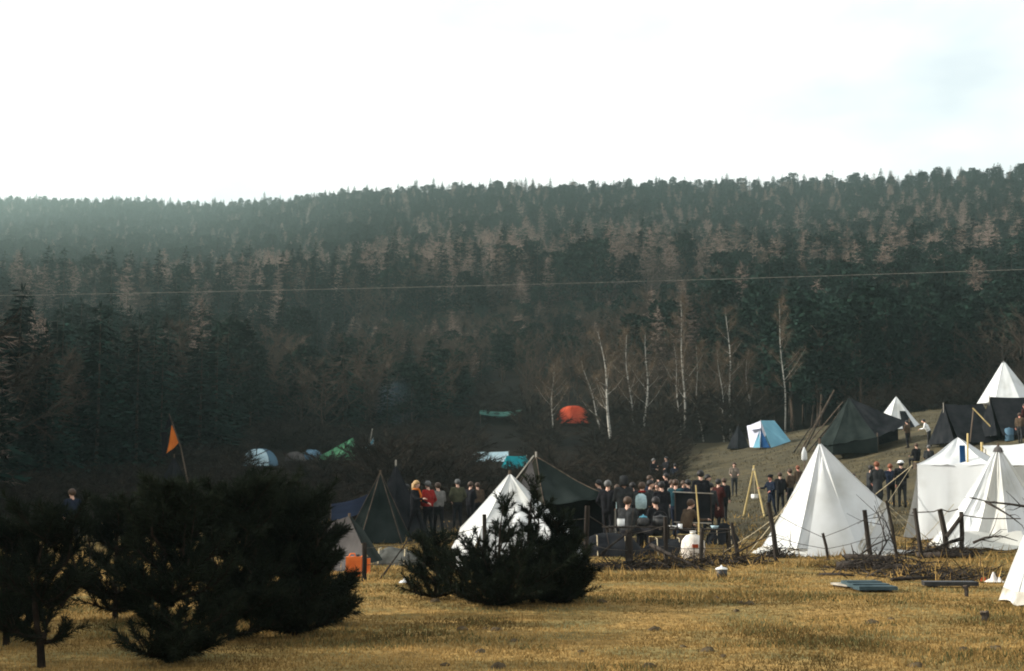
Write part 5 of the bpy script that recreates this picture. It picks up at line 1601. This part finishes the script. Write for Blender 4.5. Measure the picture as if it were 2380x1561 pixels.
def finish_people():
    dg = bpy.context.evaluated_depsgraph_get()
    for o, cap, hands, hc, mats, s in PEND:
        me = bpy.data.meshes.new_from_object(o.evaluated_get(dg))
        o.modifiers.clear()
        old = o.data; o.data = me; bpy.data.meshes.remove(old)
        me.name = 'body'
        keys = ['jacket', 'legs', 'skin', 'boots']
        me.materials.clear()
        for kx in keys: me.materials.append(M[mats[kx]])
        me.materials.append(M['clo_eye']); me.materials.append(M['clo_lip'])
        n = len(me.polygons)
        cen = np.zeros(n * 3, dtype=np.float32); me.polygons.foreach_get('center', cen); cen = cen.reshape(-1, 3)
        best = np.full(n, 1e9); idx = np.zeros(n, dtype=np.int32)
        for a, ra, b, rb, t in cap:
            a, b = np.array(a), np.array(b)
            ab = b - a; L2 = max(float(ab @ ab), 1e-9)
            u = np.clip((cen - a) @ ab / L2, 0, 1)
            dd = np.linalg.norm(cen - (a + u[:, None] * ab), axis=1) - (ra + (rb - ra) * u)
            w = dd < best; best[w] = dd[w]; idx[w] = keys.index(t)
        me.polygons.foreach_set('material_index', idx)
        me.polygons.foreach_set('use_smooth', [True] * n)
        # fingers, eyes and mouth belong to the same body mesh
        bm = bmesh.new(); bm.from_mesh(me)
        def add(mb, mi):
            vs = [bm.verts.new(v) for v in mb.v]
            for f in mb.f:
                try:
                    q = bm.faces.new([vs[i] for i in f]); q.material_index = mi; q.smooth = True
                except ValueError: pass
        for w, fa, sx in hands:
            side = fa.cross(Vector((0, 0, 1)))
            side = side.normalized() if side.length > .1 else Vector((0, 1, 0))
            dn = fa.cross(side).normalized()
            for i in range(4):
                c = w + side * (.018 * (i - 1.5)); L = (.066, .078, .072, .056)[i]
                p1 = c + fa * L * .55 + dn * .008; p2 = p1 + (fa * .6 + dn * .7 * (1 if dn.z < 0 or True else -1)) * L * .5
                mb = MB().tube([c - fa * .02, p1, p2], [.0095, .009, .007], 5); add(mb, 2)
            c = w - fa * .045 + side * .032 * -sx
            add(MB().tube([c, c + (side * -sx * .6 + fa) * .035, c + (side * -sx * .3 + fa) * .06], [.011, .010, .008], 5), 2)
        for sx in (-1, 1):
            add(MB().lathe(hc + Vector((.032 * sx, -.092, .018)), [(.004, -.008), (.011, -.004), (.011, .004), (.004, .008)], 8, 1, .6), 4)
        add(MB().tube([hc + Vector((-.024, -.096, -.05)), hc + Vector((0, -.101, -.052)), hc + Vector((.024, -.096, -.05))], [.003, .006, .003], 5), 5)
        bm.to_mesh(me); bm.free()

# middle of the camp
person(1410, 38, 200, 'person in black standing at the right eave of the large faded black tent', 'black', 'black', 'grey', pose='pockets', h=1.82)
person(1447, 36.5, 170, 'person in a grey hood with a pale cloth apron, left in the middle crowd', 'charcoal', 'charcoal', 'grey', hat='hood', shirt='ice', pose='fold', h=1.74)
person(1488, 36, 195, 'person with a white rucksack and a red scarf in the middle crowd', 'charcoal', 'black', 'brown', bag='ice', scarf='red', pose='carry', h=1.76)
person(1508, 39, 40, 'person in charcoal close behind the one with the white rucksack', 'charcoal', 'black', 'black', pose='fold', h=1.7)
person(1535, 37, 190, 'broad person in black facing the meadow in the middle crowd', 'black', 'black', 'black', coat=True, pose='carry', h=1.74)
person(1566, 42, 150, 'person in dark teal with a lit face right of the broad person in black', 'teal', 'navy', 'brown', 'light', pose='drink', h=1.74)
person(1556, 50, 80, 'person in grey half hidden behind the person in dark teal', 'grey', 'charcoal', 'brown', pose='stand', h=1.7)
person(1515, 82, 20, 'person in black with a grey cap standing up the slope behind the crowd', 'black', 'black', 'grey', hat=None, pose='fold', coat=True, h=1.82)
person(1545, 84, 330, 'person in black with a hand out standing up the slope behind the crowd', 'black', 'black', 'black', pose='reach', coat=True, h=1.8)
person(1565, 80, 200, 'person in dark blue at the right of the two in black up the slope', 'navy', 'charcoal', 'black', pose='pockets', h=1.7)
person(1596, 47, 175, 'person in navy seen over the left end of the windbreak', 'navy', 'black', 'black', pose='pockets', h=1.66)
person(1625, 46, 180, 'tall person in black seen over the middle of the windbreak', 'black', 'black', 'black', pose='fold', coat=True, h=1.95)
person(1646, 48, 160, 'dark haired person in charcoal seen over the right end of the windbreak', 'charcoal', 'black', 'black', pose='stand', h=1.66)
person(1664, 50, 120, 'person in a long maroon coat right of the windbreak', 'maroon', 'black', 'black', coat=True, pose='fold', h=1.68)
person(1701, 74, 0, 'person in a taupe jacket walking towards the meadow alone on the grass', 'taupe', 'charcoal', 'brown', pose='carry', longhair=True, stride=.16, h=1.68)
person(1430, 45, 60, 'person in olive partly hidden behind the one in the grey hood', 'olive', 'black', 'brown', pose='drink', h=1.7)
person(1468, 46, 240, 'person in navy seen between the grey hood and the white rucksack', 'navy', 'black', 'black', pose='fold', h=1.78)
person(1524, 52, 330, 'person in brown glimpsed behind the broad person in black', 'brown', 'charcoal', 'brown', pose='drink', h=1.68)
person(1583, 53, 30, 'person in charcoal glimpsed left behind the windbreak', 'charcoal', 'black', 'brown', pose='pockets', h=1.76)
person(1677, 56, 210, 'person in black just right of the long maroon coat', 'black', 'black', 'brown', pose='stand', h=1.66)
person(1455, 33.5, 150, 'person in charcoal sitting on the ground edge beside the plank table', 'charcoal', 'black', 'brown', pose='carry', sit=True, h=1.7)
person(1520, 34.0, 210, 'person in black sitting right of the plank table', 'black', 'black', 'black', pose='carry', sit=True, h=1.7)
person(1585, 35.5, 120, 'person in brown crouched in front of the windbreak', 'brown', 'black', 'brown', pose='reach', sit=True, lean=.3, h=1.65)
person(1640, 52, 20, 'person in olive behind the right half of the windbreak', 'olive', 'black', 'black', pose='drink', h=1.84)
person(1395, 44, 250, 'person in charcoal in the shade of the large faded black tent', 'charcoal', 'black', 'black', pose='pockets', h=1.78)
person(1502, 55, 100, 'person in navy further back in the middle crowd', 'navy', 'black', 'brown', pose='reach', h=1.86)
person(1545, 60, 260, 'person in black further back below the two on the slope', 'black', 'black', 'black', pose='drink', h=1.86)
# by the big pyramid tent
person(1786, 58, 300, 'person in navy with a cap, left of the three by the big pyramid tent', 'navy', 'navy', 'brown', 'ruddy', hat='dark_hat', pose='reach', h=1.74)
person(1806, 60, 200, 'person in black, middle of the three by the big pyramid tent', 'black', 'black', 'brown', pose='stand', h=1.8)
person(1829, 61, 220, 'person in dark brown, right of the three by the big pyramid tent', 'brown', 'black', 'brown', pose='pockets', h=1.8)
person(1850, 66, 180, 'person mostly hidden behind the left ridge of the big pyramid tent', 'brown', 'charcoal', 'red', 'ruddy', pose='stand', h=1.78)
person(1969, 54, 110, 'person in a teal jacket looking out right of the big pyramid tent', 'teal', 'navy', 'brown', pose='stand', h=1.74)
person(2030, 55, 175, 'ruddy-faced person in a long charcoal coat in the group between the white tents', 'charcoal', 'charcoal', 'red', 'ruddy', coat=True, pose='pockets', h=1.8)
person(2013, 57, 90, 'person in charcoal at the left of the group between the white tents', 'charcoal', 'black', 'black', pose='fold', h=1.66)
person(2060, 56, 200, 'person in navy with bare forearms in the group between the white tents', 'navy', 'black', 'red', 'ruddy', pose='drink', h=1.76, stride=.12)
person(2086, 55, 160, 'person in black with a white hat in the group between the white tents', 'black', 'charcoal', 'black', hat='cap', pose='carry', lean=.15, h=1.76)
# upper camp
person(2102, 82, 190, 'person in brown standing in the doorway of the small white tent', 'brown', 'black', 'black', pose='fold', h=1.76)
person(2152, 80, 250, 'dark haired person in a white shirt bending forward in the upper camp', 'white', 'charcoal', 'black', pose='carry', lean=.35, h=1.76)
person(2122, 72, 200, 'person in black sitting below the small white tent', 'black', 'black', 'brown', pose='carry', sit=True, h=1.7)
person(2150, 70, 170, 'person in charcoal sitting beside the one in black in the upper camp', 'charcoal', 'black', 'grey', pose='carry', sit=True, h=1.7)
person(2362, 72, 180, 'person in brown standing before the black tent at the right edge', 'brown', 'charcoal', 'brown', 'ruddy', pose='stand', h=1.72)
person(2376, 74, 200, 'person in maroon at the right edge of the upper camp', 'maroon', 'charcoal', 'brown', 'ruddy', pose='pockets', h=1.7)
# left of the central white tent
person(968, 42, 40, 'long-haired blond person with an orange scarf left of the central white tent', 'black', 'black', 'blond', longhair=True, scarf='orange', pose='reach', h=1.70, stride=.14)
person(998, 43.5, 200, 'person in a red jacket right of the blond one with the orange scarf', 'red', 'black', 'grey', pose='pockets', h=1.62)
person(1022, 45, 180, 'person in grey beside the one in the red jacket', 'grey', 'black', 'brown', pose='fold', h=1.6)
person(948, 44, 160, 'person in black between the green-grey cone tent and the blond person', 'black', 'black', 'black', pose='stand', h=1.7)
person(1065, 52, 190, 'person in olive between the blond person and the central white tent', 'olive', 'black', 'grey', pose='pockets', h=1.74)
person(1094, 53, 170, 'person in black with a lit face, second left of the central white tent', 'black', 'black', 'brown', pose='fold', h=1.72)
person(1112, 55, 200, 'person in brown nearest the left ridge of the central white tent', 'brown', 'black', 'brown', pose='stand', h=1.7)
person(183, 33, 190, 'person in navy with a lit face in the shade behind the left pines', 'navy', 'black', 'brown', pose='pockets', h=1.3 + .3)
finish_people()
for lab, px, d in (('cut stump under the person beside the plank table', 1455, 33.5), ('cut stump under the person right of the plank table', 1520, 34.0), ('cut stump under the crouched person before the windbreak', 1585, 35.5), ('cut stump under the seat of the person in black in the upper camp', 2122, 72.0), ('cut stump under the seat of the person in charcoal in the upper camp', 2150, 70.0)):
    g = GD(px, d)
    e = thing('tree_stump', lab, 'stump', g)
    MB().lathe((0, .02, -.05), [(.20, 0), (.18, .1), (.18, .37)], 10).build('stump', 'wood', e)
    MB().lathe((0, .02, .322), [(.175, 0), (.17, .012)], 10).build('cut_top', 'wood_pale', e)

# ------------------------------------------------------------------ overhead line crossing in front of the hill
DW = 70.0
def wire_pt(px): return P(px, 693 - px * .0255, DW)
w0, w1 = wire_pt(-1050), wire_pt(3430)
pw = thing('power_line', 'thin overhead line running across the whole wooded hill', 'cable', GD(1190, DW))
po = Vector(pw.location)
MB().tube([w0.lerp(w1, t / 24) - po - Vector((0, 0, .35 * math.sin(math.pi * t / 24) - .35)) for t in range(25)], .0095, 5).build('cable', 'wood_grey', pw)
for w in (w0, w1):
    b = Vector((w.x, w.y, H(w.x, w.y))) - po; t = w - po + Vector((0, 0, .35))
    MB().tube([b - Vector((0, 0, .5)), t + Vector((0, 0, .35))], [.16, .11], 8).build('pole', 'wood_dark', pw)
    MB().lathe(t - Vector((0, 0, .12)), [(.05, 0), (.05, .10)], 8).build('insulator', 'enamel', pw)

# ------------------------------------------------------------------ grass, tufts and air
def grass(name, label, n, d0, d1, seed, mat, l0, l1, w, thresh=None, pmax=.46):
    rg = np.random.default_rng(seed)
    u = rg.random(n)
    d = d0 * (d1 / d0) ** u
    x = (rg.random(n) * 2 - 1) * pmax * d
    keep = np.ones(n, bool)
    nv = np.array([noise.noise((a * .45, b * .45, 4.0)) + .5 * noise.noise((a * 1.7, b * 1.7, 8.0)) for a, b in zip(x, d)])
    if thresh is not None: keep = nv > thresh
    if name == 'slope_grass': keep &= x > .112 * d - 1.5 * nv
    x, d, nv = x[keep], d[keep], nv[keep]; m = len(x)
    z = np.array([H(a, b) for a, b in zip(x, d)])
    L = rg.uniform(l0, l1, m) * (1 + .9 * np.clip(nv, -.5, .8))
    az = rg.uniform(0, 2 * np.pi, m); lean = rg.uniform(.2, 1.3, m)
    dx, dy_, dz_ = np.cos(az) * np.sin(lean) * L, np.sin(az) * np.sin(lean) * L, np.cos(lean) * L
    wx = rg.uniform(.6, 1.3, m) * w * (.6 + d / 25); fa = rg.uniform(-.9, .9, m)
    V = np.zeros((m, 3, 3), np.float32)
    V[:, 0] = np.stack([x - wx * np.cos(fa), d - wx * np.sin(fa), z - .01], 1)
    V[:, 1] = np.stack([x + wx * np.cos(fa), d + wx * np.sin(fa), z - .01], 1)
    V[:, 2] = np.stack([x + dx, d + dy_, z + dz_], 1)
    return tag(tri_obj(name, V.reshape(-1, 3), 3, mat), label, 'grass', kind='stuff')
grass('dry_grass', 'short dry yellow grass covering the meadow', 260000, 8.5, 40, 1, 'grass', .016, .05, .007)
grass('green_grass', 'patches of darker winter green grass in the meadow', 90000, 8.5, 44, 2, 'grass_green', .02, .055, .008, .10)
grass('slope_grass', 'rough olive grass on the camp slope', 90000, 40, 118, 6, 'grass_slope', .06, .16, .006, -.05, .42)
grass('tall_grass', 'sparse taller dry grass along the fence and about the camp', 16000, 22, 60, 3, 'grass', .10, .22, .008, .05)
# brown clods and molehills scattered over the meadow
rs = random.Random(77)
for i in range(26):
    g = G(rs.uniform(1000, 2340), rs.uniform(1385, 1555))
    r = rs.uniform(.035, .085)
    e = thing('clod', 'small dark clod of earth lying in the meadow grass', 'clod', g, 'clods of earth in the meadow', rs.uniform(0, 6))
    V, Fs = grid(lambda u, v: Vector((math.cos(6.2832 * u) * math.cos(v * 1.57), math.sin(6.2832 * u) * math.cos(v * 1.57) * .7, .55 * math.sin(v * 1.57) - .05)) * (r * (1 + .45 * noise.noise((math.cos(6.2832 * u) * 2 + i, math.sin(6.2832 * u) * 2, v * 2)))), 10, 5)
    obj('lump', V, Fs, 'clod', e, smooth=True)

def volume_box(name, lo, hi, color, dens, aniso, label):
    V = [(x, y, z) for x in (lo[0], hi[0]) for y in (lo[1], hi[1]) for z in (lo[2], hi[2])]
    m = bpy.data.materials.new(name); m.use_nodes = True
    n, l = m.node_tree.nodes, m.node_tree.links
    n.clear()
    out = n.new('ShaderNodeOutputMaterial'); pv = n.new('ShaderNodeVolumePrincipled')
    pv.inputs['Color'].default_value = (*color, 1); pv.inputs['Density'].default_value = dens; pv.inputs['Anisotropy'].default_value = aniso
    l.new(pv.outputs['Volume'], out.inputs['Volume'])
    MATS[name] = m; M[name] = m
    o = obj(name, V, [(0, 1, 3, 2), (4, 6, 7, 5), (0, 4, 5, 1), (2, 3, 7, 6), (0, 2, 6, 4), (1, 5, 7, 3)], name)
    return tag(o, label, 'haze', kind='stuff')
volume_box('haze', (-1250, -60, -6), (1250, 1620, 314), (0.72, 0.97, 0.91), HAZE, 0.55, 'pale haze in the air over the wooded hill')

# thin bluish fire smoke drifting over the far camp
sg = G(935, 1030)
m = bpy.data.materials.new('smoke'); m.use_nodes = True
n, l = m.node_tree.nodes, m.node_tree.links
n.clear()
out = n.new('ShaderNodeOutputMaterial'); pv = n.new('ShaderNodeVolumePrincipled')
pv.inputs['Color'].default_value = (.45, .68, .90, 1); pv.inputs['Anisotropy'].default_value = .3
tc = n.new('ShaderNodeTexCoord'); nz = n.new('ShaderNodeTexNoise'); nz.inputs['Scale'].default_value = .45; nz.inputs['Detail'].default_value = 3
mr = n.new('ShaderNodeMapRange'); mr.inputs['From Min'].default_value = .42; mr.inputs['From Max'].default_value = .75; mr.inputs['To Max'].default_value = .11
l.new(tc.outputs['Object'], nz.inputs['Vector']); l.new(nz.outputs['Fac'], mr.inputs['Value'])
mp = n.new('ShaderNodeMapping'); mp.inputs['Scale'].default_value = (.46, .62, .27); mp.inputs['Location'].default_value = (.36, 0, -.98)
vl = n.new('ShaderNodeVectorMath'); vl.operation = 'LENGTH'
fo_ = n.new('ShaderNodeMapRange'); fo_.inputs['From Min'].default_value = .95; fo_.inputs['From Max'].default_value = .1
ml = n.new('ShaderNodeMath'); ml.operation = 'MULTIPLY'
l.new(tc.outputs['Object'], mp.inputs['Vector']); l.new(mp.outputs['Vector'], vl.inputs[0]); l.new(vl.outputs['Value'], fo_.inputs['Value'])
l.new(fo_.outputs['Result'], ml.inputs[0]); l.new(mr.outputs['Result'], ml.inputs[1]); l.new(ml.outputs['Value'], pv.inputs['Density'])
l.new(pv.outputs['Volume'], out.inputs['Volume'])
MATS['smoke'] = m; M['smoke'] = m
V, Fs = [], []
sm_b = MB().lathe((0, 0, 0), [(.5, 0), (1.3, 1.5), (1.7, 3.2), (1.9, 4.8), (1.3, 6.2), (.3, 7.0)], 14, 1.15, .8)
o = obj('smoke', [(x - z * .22, y_, z) for x, y_, z in sm_b.v], sm_b.f, 'smoke', None, True)
o.location = sg
tag(o, 'thin bluish wisp of fire smoke rising over the far camp', 'smoke', kind='stuff')
